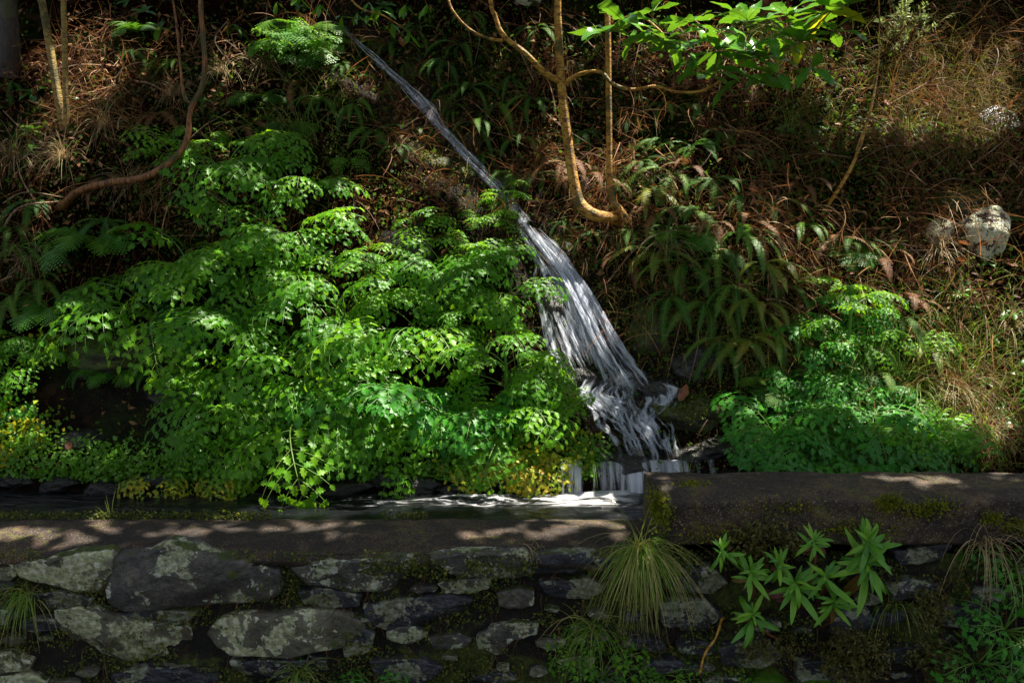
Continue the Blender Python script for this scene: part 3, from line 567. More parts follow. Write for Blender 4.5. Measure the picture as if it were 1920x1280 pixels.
def stone_mesh(poly, depth, seed, mat):
    P = np.array(poly, float); W = wall_pt(P[:, 0], P[:, 1]); c = W[:, [0, 2]].mean(0)
    n = len(P); m = 56; t = np.linspace(0, n, m, endpoint=False); i = t.astype(int); f = (t - i)[:, None]
    Q = W[i][:, [0, 2]] * (1 - f) + W[(i + 1) % n][:, [0, 2]] * f
    k = np.array([.2, .6, .2]); k = k if seed % 3 else np.array([.1, .8, .1]); Q = np.stack([sum(k[j] * np.roll(Q[:, a], j - 1) for j in range(3)) for a in (0, 1)], 1); Q = c + (Q - c) * 1.15
    Q = Q + .009 * np.stack([fbm(Q[:, 0] * 30, Q[:, 1] * 30, 3, seed), fbm(Q[:, 0] * 30, Q[:, 1] * 30, 3, seed + 4)], 1)
    ps_ = random.Random(seed); planes = [(ps_.uniform(-.3, .3), ps_.uniform(-.55, .55), ps_.uniform(-.05, -.018)) for _ in range(6)]
    S = [1.0, 1.0, .992, .97, .92, .84, .74, .62, .50, .37, .24, .12]; D = [-.04, .5, .86, .98, 1, 1, 1, 1, 1, 1, 1, 1]; V = []
    for s_, d in zip(S, D):
        R_ = c + (Q - c) * s_; rel = .030 * np.abs(fbm(R_[:, 0] * 8, R_[:, 1] * 12, 4, seed + 2)) - .01 + .006 * fbm(R_[:, 0] * 40, R_[:, 1] * 50, 3, seed + 6)
        pl_ = np.max([ax * (R_[:, 0] - c[0]) + az * (R_[:, 1] - c[1]) + a0 for ax, az, a0 in planes], 0); rel = rel * .6 + np.clip(pl_, 0, .03)
        y = YF + .04 - depth * d + (rel if d > .3 else 0) - .02 * (R_[:, 1] - c[1]) / .1 * (d > .5)
        V.append(np.stack([R_[:, 0], y, R_[:, 1]], 1))
    V.append(np.array([[c[0], YF + .04 - depth, c[1]]])); V = np.vstack(V)
    a = np.arange(m); F = []
    for r_ in range(len(S) - 1): F.append(np.stack([r_ * m + a, r_ * m + (a + 1) % m, (r_ + 1) * m + (a + 1) % m, (r_ + 1) * m + a], 1))
    last = (len(S) - 1) * m; T = np.stack([last + a, last + (a + 1) % m, np.full(m, len(V) - 1)], 1)
    return mesh('stone', V, [T, np.vstack(F)], M[mat], smooth=True)
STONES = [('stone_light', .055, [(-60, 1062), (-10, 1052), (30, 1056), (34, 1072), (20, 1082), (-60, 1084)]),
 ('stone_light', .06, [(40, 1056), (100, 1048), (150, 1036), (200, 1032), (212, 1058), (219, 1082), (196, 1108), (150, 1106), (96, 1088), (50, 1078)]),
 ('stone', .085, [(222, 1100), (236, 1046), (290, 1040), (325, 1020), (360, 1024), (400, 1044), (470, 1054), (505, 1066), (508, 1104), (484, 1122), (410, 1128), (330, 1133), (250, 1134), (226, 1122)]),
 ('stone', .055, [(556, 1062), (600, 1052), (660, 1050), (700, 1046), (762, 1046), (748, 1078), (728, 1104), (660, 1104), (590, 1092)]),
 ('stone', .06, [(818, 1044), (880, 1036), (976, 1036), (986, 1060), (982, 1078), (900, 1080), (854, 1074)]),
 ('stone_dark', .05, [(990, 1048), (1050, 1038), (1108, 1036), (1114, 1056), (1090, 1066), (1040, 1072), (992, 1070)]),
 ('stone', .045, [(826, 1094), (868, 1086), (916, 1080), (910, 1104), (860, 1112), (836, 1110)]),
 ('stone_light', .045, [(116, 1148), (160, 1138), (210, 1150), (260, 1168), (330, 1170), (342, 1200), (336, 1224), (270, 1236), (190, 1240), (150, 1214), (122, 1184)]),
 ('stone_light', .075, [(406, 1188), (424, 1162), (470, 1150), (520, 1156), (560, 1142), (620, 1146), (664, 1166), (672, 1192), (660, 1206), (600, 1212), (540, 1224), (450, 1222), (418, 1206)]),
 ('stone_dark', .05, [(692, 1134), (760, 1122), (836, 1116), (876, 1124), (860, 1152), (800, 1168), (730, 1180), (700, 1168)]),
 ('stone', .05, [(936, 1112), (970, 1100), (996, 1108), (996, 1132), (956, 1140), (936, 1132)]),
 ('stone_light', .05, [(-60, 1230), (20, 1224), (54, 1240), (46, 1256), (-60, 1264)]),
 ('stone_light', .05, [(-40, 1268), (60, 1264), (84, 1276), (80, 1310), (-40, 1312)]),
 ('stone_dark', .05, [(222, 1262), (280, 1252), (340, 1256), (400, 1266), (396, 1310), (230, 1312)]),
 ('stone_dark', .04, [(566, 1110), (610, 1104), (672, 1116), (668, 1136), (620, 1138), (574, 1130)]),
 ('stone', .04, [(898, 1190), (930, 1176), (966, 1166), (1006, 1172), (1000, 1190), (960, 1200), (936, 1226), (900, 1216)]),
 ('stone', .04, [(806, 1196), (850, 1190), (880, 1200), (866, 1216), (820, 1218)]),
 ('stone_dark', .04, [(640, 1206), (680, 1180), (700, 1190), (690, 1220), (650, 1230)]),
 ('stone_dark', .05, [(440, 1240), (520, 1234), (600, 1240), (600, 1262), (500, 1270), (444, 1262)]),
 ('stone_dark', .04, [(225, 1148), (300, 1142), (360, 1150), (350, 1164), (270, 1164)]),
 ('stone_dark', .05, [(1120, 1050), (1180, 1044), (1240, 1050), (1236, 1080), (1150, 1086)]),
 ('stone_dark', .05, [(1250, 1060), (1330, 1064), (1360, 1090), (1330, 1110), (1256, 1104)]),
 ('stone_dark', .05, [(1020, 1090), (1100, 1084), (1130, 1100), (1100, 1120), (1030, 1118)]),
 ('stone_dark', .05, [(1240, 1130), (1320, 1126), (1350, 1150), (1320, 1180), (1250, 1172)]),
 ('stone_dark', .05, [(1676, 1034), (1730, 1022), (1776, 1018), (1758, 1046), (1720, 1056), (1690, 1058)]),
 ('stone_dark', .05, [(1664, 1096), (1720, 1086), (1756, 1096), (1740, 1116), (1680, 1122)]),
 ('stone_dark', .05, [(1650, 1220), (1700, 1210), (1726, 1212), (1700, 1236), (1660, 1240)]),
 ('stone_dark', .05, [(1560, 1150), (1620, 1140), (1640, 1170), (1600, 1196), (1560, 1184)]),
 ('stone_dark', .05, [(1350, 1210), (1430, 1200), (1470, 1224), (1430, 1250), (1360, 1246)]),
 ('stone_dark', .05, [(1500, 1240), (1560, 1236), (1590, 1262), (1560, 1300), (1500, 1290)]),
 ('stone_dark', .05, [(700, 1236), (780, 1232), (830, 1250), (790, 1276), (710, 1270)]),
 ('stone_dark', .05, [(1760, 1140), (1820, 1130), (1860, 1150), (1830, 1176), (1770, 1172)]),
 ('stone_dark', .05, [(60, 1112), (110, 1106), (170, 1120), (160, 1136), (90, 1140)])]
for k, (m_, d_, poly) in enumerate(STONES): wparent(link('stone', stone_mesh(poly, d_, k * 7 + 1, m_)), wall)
def inpoly(x, y, P, m=7):
    xs_ = [p[0] for p in P]; ys_ = [p[1] for p in P]; return min(xs_) - m < x < max(xs_) + m and min(ys_) - m < y < max(ys_) + m
used = [(np.mean([p[0] for p in q]), np.mean([p[1] for p in q]), (max(p[0] for p in q) - min(p[0] for p in q)) / 2, (max(p[1] for p in q) - min(p[1] for p in q)) / 2) for _, _, q in STONES]
rr = random.Random(5); nfill = 0
for k in range(6000):
    if nfill >= 96: break
    x = rr.uniform(-560, 2480); y = rr.uniform(1050 if x < 1200 else 1070, 1285); a = rr.uniform(16, 52) * (1.2 if nfill < 20 else .7); b = a * rr.uniform(.25, .5)
    if any(abs(x - ux) < (ua + a) * .92 and abs(y - uy) < (ub + b) * .95 for ux, uy, ua, ub in used): continue
    used.append((x, y, a, b)); nfill += 1; q = [(x + a * math.cos(t) * rr.uniform(.8, 1.15), y + b * math.sin(t) * rr.uniform(.75, 1.15)) for t in [j * math.pi / 4.5 for j in range(9)]]
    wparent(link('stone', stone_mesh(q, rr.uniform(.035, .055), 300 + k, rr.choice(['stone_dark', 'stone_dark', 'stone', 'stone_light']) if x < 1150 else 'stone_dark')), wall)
blk = empty('concrete_block', (2.2, YF, .25)); tag(blk, 'raised damp concrete parapet block with mossy front at the right', 'parapet')
edge_r = lambda x: .006 * fbm(x * 4, x * 0, 3, 41) - .05 * np.exp(-np.clip(x - .53, 0, 9) / .035) * .35
def block_mesh():
    me = coping(.535, 6.0, .70, 3.64, edge_r, 'block', 'slab', .15, yf0=YF - .03, seed=15, amp=.02, sharp=True); return me
wparent(link('slab', block_mesh()), blk)

# ------------------------------------------------------------------ leaf, frond and fern meshes
# lobed leaflet of the celery-like plant, in a unit frame: along +y, width x
LO = [(.05, .09), (.34, .18), (.20, .34), (.39, .50), (.21, .60), (.24, .78), (.09, .85)]
MD = [(0, 0), (0, .30), (0, .60), (0, 1.06)]
def leaflet_template():
    V = [(0, y, 0) for _, y in MD]; 
    for s_ in (1, -1):
        for wx, y in LO: V.append((s_ * wx, y, .28 * wx + .10 * wx * math.sin(y * 9)))
    F = []
    for b, fl in ((4, 0), (11, 1)):
        o = lambda k: b + k - 1
        T = [(0, 1, o(1)), (o(1), 1, o(2)), (o(2), 1, o(3)), (1, 2, o(3)), (o(3), 2, o(4)), (o(4), 2, o(5)), (2, o(6), o(5)), (2, o(7), o(6)), (2, 3, o(7))]
        for t in T: F.append(t if not fl else t[::-1])
    return np.array(V, float), np.array(F)
LV, LF = leaflet_template(); LV[:, 2] -= .22 * LV[:, 1] ** 2
def place_leaflet(mb, p, d, n, L, wf=1.0, mi=0, rnd=None):
    d = nrm(d); s_ = nrm(np.cross(d, n)); n2 = np.cross(s_, d)
    V = p + L * (LV[:, :1] * wf * s_ + LV[:, 1:2] * d + LV[:, 2:3] * n2); mb.add(V, LF, mi, rnd)
def arc(p0, az, e0, e1, L, n, side=0.0):
    """curve leaving p0 at azimuth az, elevation going from e0 to e1 over its length"""
    P = [np.array(p0, float)]; T = []
    for k in range(n):
        t = k / max(1, n - 1); e = e0 + (e1 - e0) * t ** 1.15; a = az + side * t
        d = np.array([math.cos(e) * math.cos(a), math.cos(e) * math.sin(a), math.sin(e)]); T.append(d); P.append(P[-1] + d * L / n)
    T.append(T[-1]); return np.array(P), np.array(T)
def frond_mesh(seed, mat, L=.5, pet=.4, npin=6, e0=1.15, e1=-.75, lf=.058, wf=1.0, big=1.0):
    r = random.Random(seed); mb = MB(); n = 26; P, T = arc((0, 0, 0), 0, e0, e1, L, n, r.uniform(-.35, .35))
    V, F = tube(P[::3], np.interp(np.linspace(0, 1, len(P[::3])), [0, 1], [.0048, .0012]), 5); mb.add(V, F, 1)
    pins = np.linspace(pet, .93, npin)
    for k, t in enumerate(pins):
        idx = t * n; i0 = min(int(idx), n - 1); p = P[i0] + (P[i0 + 1] - P[i0]) * (idx - i0); tan = T[i0]; u = (t - pet) / (1 - pet)
        side = nrm(np.cross(tan, [0, 0, 1])); nn = np.cross(side, tan)
        pl = L * .46 * (1 - u) ** .75 * (.75 + .25 * min(1, k + .6)) + .03
        for s_ in (1, -1):
            a = math.radians(62 - 18 * u + r.uniform(-9, 9)); d0 = tan * math.cos(a) + side * s_ * math.sin(a); d0 = nrm(d0 + nn * r.uniform(.0, .25))
            m = max(1, int(round(pl * 19))); Q = [p]; D = []; d = d0.copy(); st = pl / (m * 3)
            for q in range(m * 3):
                d = nrm(d + np.array([0, 0, -.055 * (1 + q * .04)]) + nrm(tan) * .02); D.append(d); Q.append(Q[-1] + d * st)
            Q = np.array(Q)
            if m > 1: V, F = tube(Q[::3], np.linspace(.0018, .0008, len(Q[::3])), 4); mb.add(V, F, 1)
            for q in range(1, m + 1):
                qi = min(q * 3 - 1, len(D) - 1); dd = D[qi]; sv = nrm(np.cross(dd, nn)); n3 = np.cross(sv, dd)
                f = (1 - .45 * q / m) * (.8 + .2 * (1 - u)) * r.uniform(.85, 1.12) * big
                if q < m or m == 1:
                    for z in (1, -1):
                        b = math.radians(r.uniform(48, 66)); ld = dd * math.cos(b) + sv * z * math.sin(b) - np.array([0, 0, r.uniform(0, .35)])
                        place_leaflet(mb, Q[qi], ld, n3 + np.array([r.uniform(-.25, .25) for _ in range(3)]), lf * f, wf, 0, r.random())
                if q == m: place_leaflet(mb, Q[qi], dd - np.array([0, 0, .2]), n3, lf * f * 1.15, wf, 0, r.random())
    tan = T[-1]; side = nrm(np.cross(tan, [0, 0, 1.001])); nn = np.cross(side, tan)
    for z in (-1, 0, 1): place_leaflet(mb, P[-2], tan + side * z * .8, nn, lf * .95 * big, wf, 0, r.random())
    return mb.build('frond', [mat, M['stem']])
def fern_mesh(seed, mat, L=.32, wd=.05, npair=30, e0=.6, e1=-1.35, sub=False, side=0, name='frond'):
    r = random.Random(seed); mb = MB(); n = 30; P, T = arc((0, 0, 0), 0, e0, e1, L, n, side)
    V, F = tube(P[::3], np.linspace(.0022, .0006, len(P[::3])), 4); mb.add(V, F, 1)
    for k in range(npair):
        t = .12 + .87 * k / (npair - 1); idx = t * n; i0 = min(int(idx), n - 1); p = P[i0] + (P[i0 + 1] - P[i0]) * (idx - i0); tan = T[i0]
        s0 = nrm(np.cross(tan, [0, 0, 1.0001])); nn = np.cross(s0, tan); prof = math.sin(math.pi * min(1, t * 1.02) ** .75) ** .7 if not sub else (math.sin(math.pi * (.14 + .86 * t)) ** .8)
        pl = wd * prof * r.uniform(.9, 1.08)
        for s_ in (1, -1):
            d = nrm(tan * (.35 if not sub else .5) + s0 * s_ + nn * r.uniform(-.1, .22) - np.array([0, 0, .12])); w_ = L * .87 / npair * .40 * nrm(tan)
            if not sub:
                q = np.array([p - w_, p + d * pl * .5 - w_ * .95 + nn * pl * .06, p + d * pl, p + d * pl * .55 + w_ * .8 + nn * pl * .06, p + w_])
                mb.add(q, np.array([(0, 1, 4), (1, 3, 4), (1, 2, 3)]) if s_ > 0 else np.array([(4, 1, 0), (4, 3, 1), (3, 2, 1)]), 0, r.random())
            else:
                ms = max(3, int(pl / .017)); sd = nrm(np.cross(d, nn))
                for q in range(ms):
                    f = q / ms; c = p + d * pl * f - np.array([0, 0, 1]) * pl * .18 * f * f; sl = (.022 * pl / .16 + .004) * (1 - f) ** .7 + .003
                    for z in (1, -1):
                        e = nrm(sd * z + d * .55); hw = d * pl / ms * .42
                        mb.add(np.array([c - hw, c + e * sl * .6 - hw * .7, c + e * sl, c + e * sl * .5 + hw * .9, c + hw]), np.array([(0, 1, 4), (1, 3, 4), (1, 2, 3)]), 0, r.random())
    return mb.build(name, [mat, M['stem']])
def blade_leaf(seed, L, W, mats, curl=-.5, fold=.18, teeth=0, wave=.0, nseg=9, rib=True, twist=0, peak=.45):
    """broad or lance leaf with a raised pale midrib"""
    r = random.Random(seed); mb = MB(); P, T = arc((0, 0, 0), 0, .25, .25 + curl, L, nseg, r.uniform(-.2, .2)); V = []; 
    for k in range(nseg + 1):
        t = k / nseg; w_ = W / 2 * (math.sin(math.pi * t ** (math.log(.5) / math.log(peak))) ** .85 if 0 < t < 1 else 0) + (.0012 if t < 1 else 0)
        s0 = np.array([0, 1, 0.]); nn = np.cross(T[k], s0); tw = twist * t; s1 = s0 * math.cos(tw) + nn * math.sin(tw); n1 = np.cross(T[k], s1)
        jag = teeth * w_ * (.12 if k % 2 else -.06); wv = wave * w_ * math.sin(t * 14 + seed)
        V += [P[k] - s1 * (w_ + jag) + n1 * (fold * w_ + wv), P[k] - s1 * w_ * .5 + n1 * (fold * w_ * .35), P[k], P[k] + s1 * w_ * .5 + n1 * (fold * w_ * .35), P[k] + s1 * (w_ + jag) + n1 * (fold * w_ - wv)]
    i = (np.arange(nseg)[:, None] * 5 + np.arange(4)[None, :]); F = np.stack([i, i + 5, i + 6, i + 1], -1).reshape(-1, 4)
    mb.add(np.array(V), F, 0, r.random())
    if rib: 
        up_ = np.array([0, 0, .0012]); V2, F2 = tube((P + up_)[::2], np.linspace(W * .028, W * .008, len(P[::2])), 4); mb.add(V2, F2, 1)
    return mb.build('leaf', mats)

FR = [frond_mesh(100 + k, M['umbel'], .50 + .06 * (k % 3), .40, 6 + k % 2, (1.15, .9, 1.3, .7)[k % 4], (-.5, -.9, -1.15)[k % 3]) for k in range(7)]
FRB = [frond_mesh(130 + k, M['umbel_blue'], .44, .4, 6, 1.0, -.6 - .2 * k, lf=.072, wf=1.0) for k in range(4)]
FRS = [frond_mesh(170 + k, M[('umbel', 'umbel_blue')[k % 2]], .26, .35, 4, 1.1, -.5 - .3 * (k % 2), lf=.036, wf=1.0) for k in range(4)]
FRY = [frond_mesh(150 + k, M['umbel_yellow'], .34, .45, 5, .9, -1.1) for k in range(2)]
FE = {k: [fern_mesh(200 + 10 * j + q, M[k], .30 + .05 * (q % 3), .034 + .005 * (q % 2), 34, .5 - .15 * q, -1.3 - .08 * q, side=(-.4, .3, .1, -.2)[q % 4]) for q in range(4)] for j, k in enumerate(('fern', 'fern_bright', 'fern_olive', 'fern_dead'))}
FB = {k: [fern_mesh(260 + 10 * j + q, M[k], .42, .16, 15, .75, -.75 - .15 * q, True, (-.3, .3)[q % 2]) for q in range(2)] for j, k in enumerate(('fern', 'fern_bright'))}

def oriented(e, n, face, spread=.0):
    pass
def put_plant(name, child_meshes, px, py, nf, sc, azs, tilt, text, cat, group, dy=0, childname='frond', lift=0, elev=.25, stemh=0, P0=None, label=None):
    """Empty at the base with fronds leaving it; azs = (centre, half width) of the directions in degrees (−90 = towards the path)"""
    p = hit(px, py) if P0 is None else np.array(P0, float); e = empty(name, (p[0], p[1] + dy, p[2] - .01 + lift))
    e.rotation_euler = (tilt, 0, random.uniform(-.2, .2))
    for k in range(nf):
        me = child_meshes[random.randrange(len(child_meshes))]; o = link(childname, me, e)
        a = math.radians(azs[0] + azs[1] * (2 * ((k + random.random()) / nf) - 1)); s_ = sc * random.uniform(.78, 1.15)
        o.rotation_euler = Euler((random.uniform(-.25, .25), random.uniform(-elev, elev), a), 'XYZ'); o.scale = (s_, s_ * random.uniform(.9, 1.1), s_)
        o.location = (0, 0, stemh * random.uniform(.3, 1))
    if stemh:
        V, F = tube([(0, 0, -.02), (.01, 0, stemh * .5), (0, .0, stemh)], [.010, .009, .006], 7); mb = MB(); mb.add(V, F, 0); link('stem', mb.build('stem', M['stem']), e)
    if label: tag(e, label, cat, group)
    elif text: later(e, text, cat, group, px, py)
    return e

# ------------------------------------------------------------------ celery-like plants: (px, py, size, hue, fronds)
C_ = 'lush celery-like plants on the bank'
UMB = [(420, 300, .75, 'g'), (500, 290, .6, 'g'), (330, 290, .6, 'g'), (380, 240, .45, 'g'), (560, 350, .6, 'g'), (450, 385, .75, 'g'), (560, 430, .8, 'g'), (640, 360, .5, 'g'),
       (360, 500, .8, 'g'), (450, 490, .8, 'g'), (540, 500, .85, 'g'), (625, 480, .6, 'g'), (290, 570, .8, 'g'), (380, 580, .9, 'b'), (470, 590, .9, 'g'), (560, 590, .95, 'g'), (650, 570, .85, 'g'),
       (720, 545, .8, 'g'), (210, 575, .45, 'g'), (370, 630, .7, 'b'), (430, 670, .95, 'g'), (520, 680, .95, 'g'), (610, 680, .95, 'g'), (700, 650, .9, 'g'), (790, 600, .8, 'g'), (860, 590, .7, 'g'),
       (420, 750, .8, 'g'), (470, 760, .9, 'g'), (560, 770, .95, 'g'), (650, 770, .95, 'g'), (730, 740, .85, 'b'), (800, 700, .75, 'b'), (395, 850, .7, 'g'), (430, 850, .8, 'g'), (520, 855, .8, 'g'),
       (610, 850, .85, 'g'), (700, 840, .8, 'g'), (770, 800, .75, 'b'), (830, 480, .7, 'g'), (900, 470, .6, 'g'), (940, 540, .6, 'g'), (870, 530, .6, 'g'), (905, 405, .35, 'g'),
       (760, 345, .4, 'g'), (795, 405, .4, 'g'), (950, 700, .8, 'g'), (900, 760, .7, 'b'), (1000, 720, .55, 'g'), (950, 790, .6, 'g'), (1030, 790, .45, 'g'), (1050, 750, .4, 'g'), (1065, 830, .3, 'g'),
       (840, 790, .7, 'g'), (25, 760, .5, 'b'), (15, 690, .5, 'g'), (80, 670, .3, 'g'), (40, 620, .45, 'g'), (160, 665, .28, 'g'),
       (1450, 790, .75, 'b'), (1520, 800, .85, 'b'), (1590, 790, .85, 'b'), (1660, 770, .75, 'g'), (1500, 850, .8, 'b'), (1580, 860, .8, 'b'), (1660, 840, .75, 'b'), (1430, 850, .65, 'b'),
       (1710, 800, .6, 'g'), (1560, 560, .5, 'b'), (1530, 640, .55, 'b'), (1620, 580, .45, 'b'), (1700, 640, .45, 'g'), (590, 60, .55, 'g'), (560, 100, .5, 'g'), (650, 290, .4, 'g'), (-120, 650, .8, 'g'), (-240, 560, .8, 'g'), (-200, 760, .8, 'g'), (-330, 700, .8, 'g'), (2060, 760, .7, 'b'), (2180, 700, .7, 'g'), (1480, 700, .5, 'b'), (1500, 735, .6, 'b'), (1570, 700, .7, 'b'), (1590, 640, .6, 'g'), (1640, 720, .55, 'b'), (1570, 690, .5, 'g'), (1600, 630, .45, 'b'), (1530, 590, .45, 'b'), (1740, 830, .5, 'b')]
for ui, (px, py, s_, hue) in enumerate(UMB):
    if (ui % 4 == 3 and 250 < px < 900 and 300 < py < 800) or (px, py) in ((520, 855), (560, 590), (640, 360)): continue
    s_ = s_ * (1.22, .85, 1.05, .95, 1.15, .8)[ui % 6]
    if py >= 820 and px < 1000: py -= 26; s_ *= .82
    elif py >= 820: py -= 14; s_ *= .9
    ms = FRB if hue == 'b' else FR
    txt = ('blue-green' if hue == 'b' else 'bright green') + (' celery-like plant' if s_ > .68 else ' small celery-like plant')
    put_plant('celery_plant', ms, px, py + 30 * s_, int(4 + 3 * s_), s_ * random.uniform(.85, 1.15), (-90, 125), random.uniform(.25, .5), txt, 'plant', C_, childname='frond', elev=.35)
for px, py in [(985, 850), (1010, 870), (940, 840), (870, 850), (300, 890), (420, 885), (20, 820), (1040, 830)]:
    put_plant('celery_plant', FRY, px, py + 14, 5, .55, (-90, 100), .4, 'yellowing celery-like plant', 'plant', 'yellowing plants by the channel')
# taller specimens with visible stems
for px, py, h, s_ in [(945, 775, .34, .62), (1580, 715, .42, .5), (705, 560, .22, .5), (945, 425, .22, .34)]:
    put_plant('celery_plant', FR, px, py, 9, s_, (-90, 180), .1, 'tall celery-like plant with bare stem', 'plant', C_, stemh=h)
# ------------------------------------------------------------------ ferns
GF = 'ferns hanging from the bank'
FERN = [(730, 90, .8, 'fern'), (780, 60, .7, 'fern'), (830, 120, .9, 'fern'), (880, 170, .9, 'fern'), (860, 90, .8, 'fern'), (930, 200, .9, 'fern'), (960, 150, .9, 'fern'), (900, 240, .8, 'fern'), (980, 260, .8, 'fern'),
        (1000, 190, .8, 'fern'), (880, 30, .7, 'fern'), (960, 330, .7, 'fern'), (1020, 330, .7, 'fern'), (1220, 360, .9, 'fern_olive'), (1200, 310, .7, 'fern'), (1260, 330, .9, 'fern'), (1300, 280, .8, 'fern_bright'), (1340, 340, .9, 'fern'), (1300, 400, .9, 'fern'),
        (1250, 440, .9, 'fern'), (1230, 480, .9, 'fern_olive'), (1290, 500, 1, 'fern'), (1350, 470, 1, 'fern'), (1400, 440, 1, 'fern_bright'), (1430, 500, 1, 'fern_olive'), (1380, 540, 1, 'fern'), (1320, 570, 1, 'fern'), (1260, 560, .9, 'fern'),
        (1420, 580, 1.05, 'fern_olive'), (1460, 620, .9, 'fern'), (1400, 640, 1, 'fern_olive'), (1350, 640, .9, 'fern'), (1480, 540, .9, 'fern'), (1450, 380, .8, 'fern'), (1500, 430, .8, 'fern_bright'), (1390, 370, .8, 'fern'), (1340, 250, .7, 'fern'), (1420, 300, .7, 'fern'),
        (1630, 640, .9, 'fern_bright'), (1690, 600, .9, 'fern'), (2050, 560, .9, 'fern'), (2150, 450, .9, 'fern'), (2020, 300, .8, 'fern'), (-120, 350, .9, 'fern'), (-220, 250, .9, 'fern'), (1640, 700, .9, 'fern'), (1600, 460, .7, 'fern'), (1520, 690, .8, 'fern'), (1740, 660, .8, 'fern_olive'), (30, 470, .9, 'fern'), (20, 560, .9, 'fern'), (70, 530, .9, 'fern'), (150, 560, .8, 'fern'),
        (100, 460, .8, 'fern'), (230, 520, .7, 'fern'), (60, 380, .8, 'fern'), (20, 430, .8, 'fern'), (200, 420, .8, 'fern'), (660, 200, .8, 'fern'), (700, 250, .8, 'fern'), (740, 280, .7, 'fern'), (640, 130, .7, 'fern'), (600, 190, .7, 'fern'),
        (520, 40, .6, 'fern'), (1110, 440, .6, 'fern'), (762, 122, .5, 'fern'), (726, 170, .5, 'fern'), (850, 208, .5, 'fern'), (838, 300, .5, 'fern_bright'), (905, 290, .5, 'fern'), (690, 78, .45, 'fern'), (790, 245, .4, 'fern_bright'), (1190, 440, .7, 'fern'), (1060, 420, .5, 'fern'), (1150, 350, .6, 'fern'), (1010, 60, .7, 'fern'), (1090, 250, .7, 'fern'), (1300, 210, .7, 'fern_bright'), (1520, 240, .6, 'fern'), (430, 60, .7, 'fern'), (380, 190, .6, 'fern'), (330, 120, .6, 'fern'), (250, 100, .6, 'fern'), (60, 250, .7, 'fern'), (20, 160, .7, 'fern'), (1180, 230, .7, 'fern'), (1240, 200, .7, 'fern'), (1240, 270, .7, 'fern'), (300, 690, .6, 'fern_bright'), (170, 690, .6, 'fern')]
nm = {'fern': 'dark green', 'fern_bright': 'bright green', 'fern_olive': 'olive yellow', 'fern_dead': 'brown withered'}
for px, py, s_, k in FERN:
    put_plant('fern', FE[k], px, py - 8, 8, s_ * .9, (-90, 95), random.uniform(.0, .35), nm[k] + ' narrow-fronded fern', 'fern', GF, elev=.35, dy=0)
for px, py, s_, k in [(175, 450, .75, 'fern_bright'), (570, 60, .8, 'fern_bright'), (545, 110, .6, 'fern'), (535, 240, .6, 'fern'), (590, 90, .6, 'fern_bright'), (215, 690, .45, 'fern_bright'), (95, 580, .6, 'fern_bright'), (1590, 470, .5, 'fern_bright'), (1290, 440, .55, 'fern_bright'),
                      (1450, 720, .5, 'fern'), (490, 180, .5, 'fern'), (260, 60, .5, 'fern'), (1480, 1275, .5, 'fern_bright')]:
    P0 = None
    if py > 1000: q = at(px, py, YF + .02); P0 = q
    put_plant('broad_fern', FB[k], px, py, 6, s_, (-90, 130), .3, nm[k] + ' feathery fern', 'fern', 'feathery ferns', elev=.3, P0=P0)
for px, py in [(1060, 300), (1290, 310), (1500, 350), (1400, 410), (300, 210), (470, 230), (1650, 480), (1180, 480), (1560, 450), (1230, 400), (560, 160), (200, 330), (1330, 420), (1100, 330), (820, 200), (1700, 560)]:
    put_plant('dead_fern', FE['fern_dead'], px, py, 7, .8, (-90, 120), .1, 'brown withered fern', 'fern', 'withered brown ferns', elev=.5)

# ------------------------------------------------------------------ strands: straw, grass, moss, ground cover
def strands(roots, dirs, lens, wid, seg=5, grav=.5, rnd=None, curl=.25, seed=0):
    r = np.random.default_rng(seed); n = len(roots); P = np.zeros((n, seg + 1, 3)); P[:, 0] = roots; d = nrm(dirs)
    bend = r.normal(size=(n, 3)) * curl
    for k in range(seg):
        P[:, k + 1] = P[:, k] + d * (lens / seg)[:, None]; d = nrm(d + np.array([0, 0, -1]) * (grav / seg) + bend / seg)
    T = nrm(np.gradient(P, axis=1)); S = nrm(np.cross(T, np.repeat(r.normal(size=(n, 1, 3)) + np.array([0, -1.5, .5]), seg + 1, 1)))
    w_ = wid[:, None] * np.linspace(1, .25, seg + 1)[None, :] / 2
    V = np.stack([P - S * w_[..., None], P + S * w_[..., None]], 2).reshape(-1, 3)
    i = (np.arange(n)[:, None] * (seg + 1) + np.arange(seg)[None, :]) * 2; F = np.stack([i, i + 1, i + 3, i + 2], -1).reshape(-1, 4)
    R_ = np.repeat(r.random(n) if rnd is None else rnd, (seg + 1) * 2); return V, F, R_
def sample_px(n, L, thr=.0, p=1.0, box=(-520, 2440, -200, 900), gaps=0):
    out = []
    while sum(len(o) for o in out) < n:
        px = rng.uniform(box[0], box[1], n * 3); py = rng.uniform(box[2], box[3], n * 3); g = gauss(px, py, L, p); k = rng.random(n * 3) < g - thr; k &= (vn(px / 70, py / 45, 131) * .65 + vn(px / 26, py / 20, 133) * .35) > gaps; out.append(np.stack([px[k], py[k]], 1))
    return np.vstack(out)[:n]
STRAW_AREAS = [('left bank', 5600, [(120, 200, 330, 200, 1), (450, 140, 300, 130, .9), (330, 430, 140, 50, .5), (60, 400, 140, 90, .9), (100, 520, 130, 60, .35), (-320, 350, 220, 330, .8)], .42),
               ('middle bank', 2500, [(1000, 200, 330, 260, .8), (1180, 380, 150, 140, 1), (1000, 60, 300, 100, .6), (720, 420, 110, 90, .45)], .30),
               ('right bank', 9000, [(1600, 420, 330, 120, .9), (1780, 600, 240, 200, 1), (1450, 250, 300, 160, .6), (1750, 140, 260, 160, .85), (1280, 420, 140, 120, .5), (1850, 800, 160, 80, .6), (2250, 450, 200, 380, .9)], .36)]
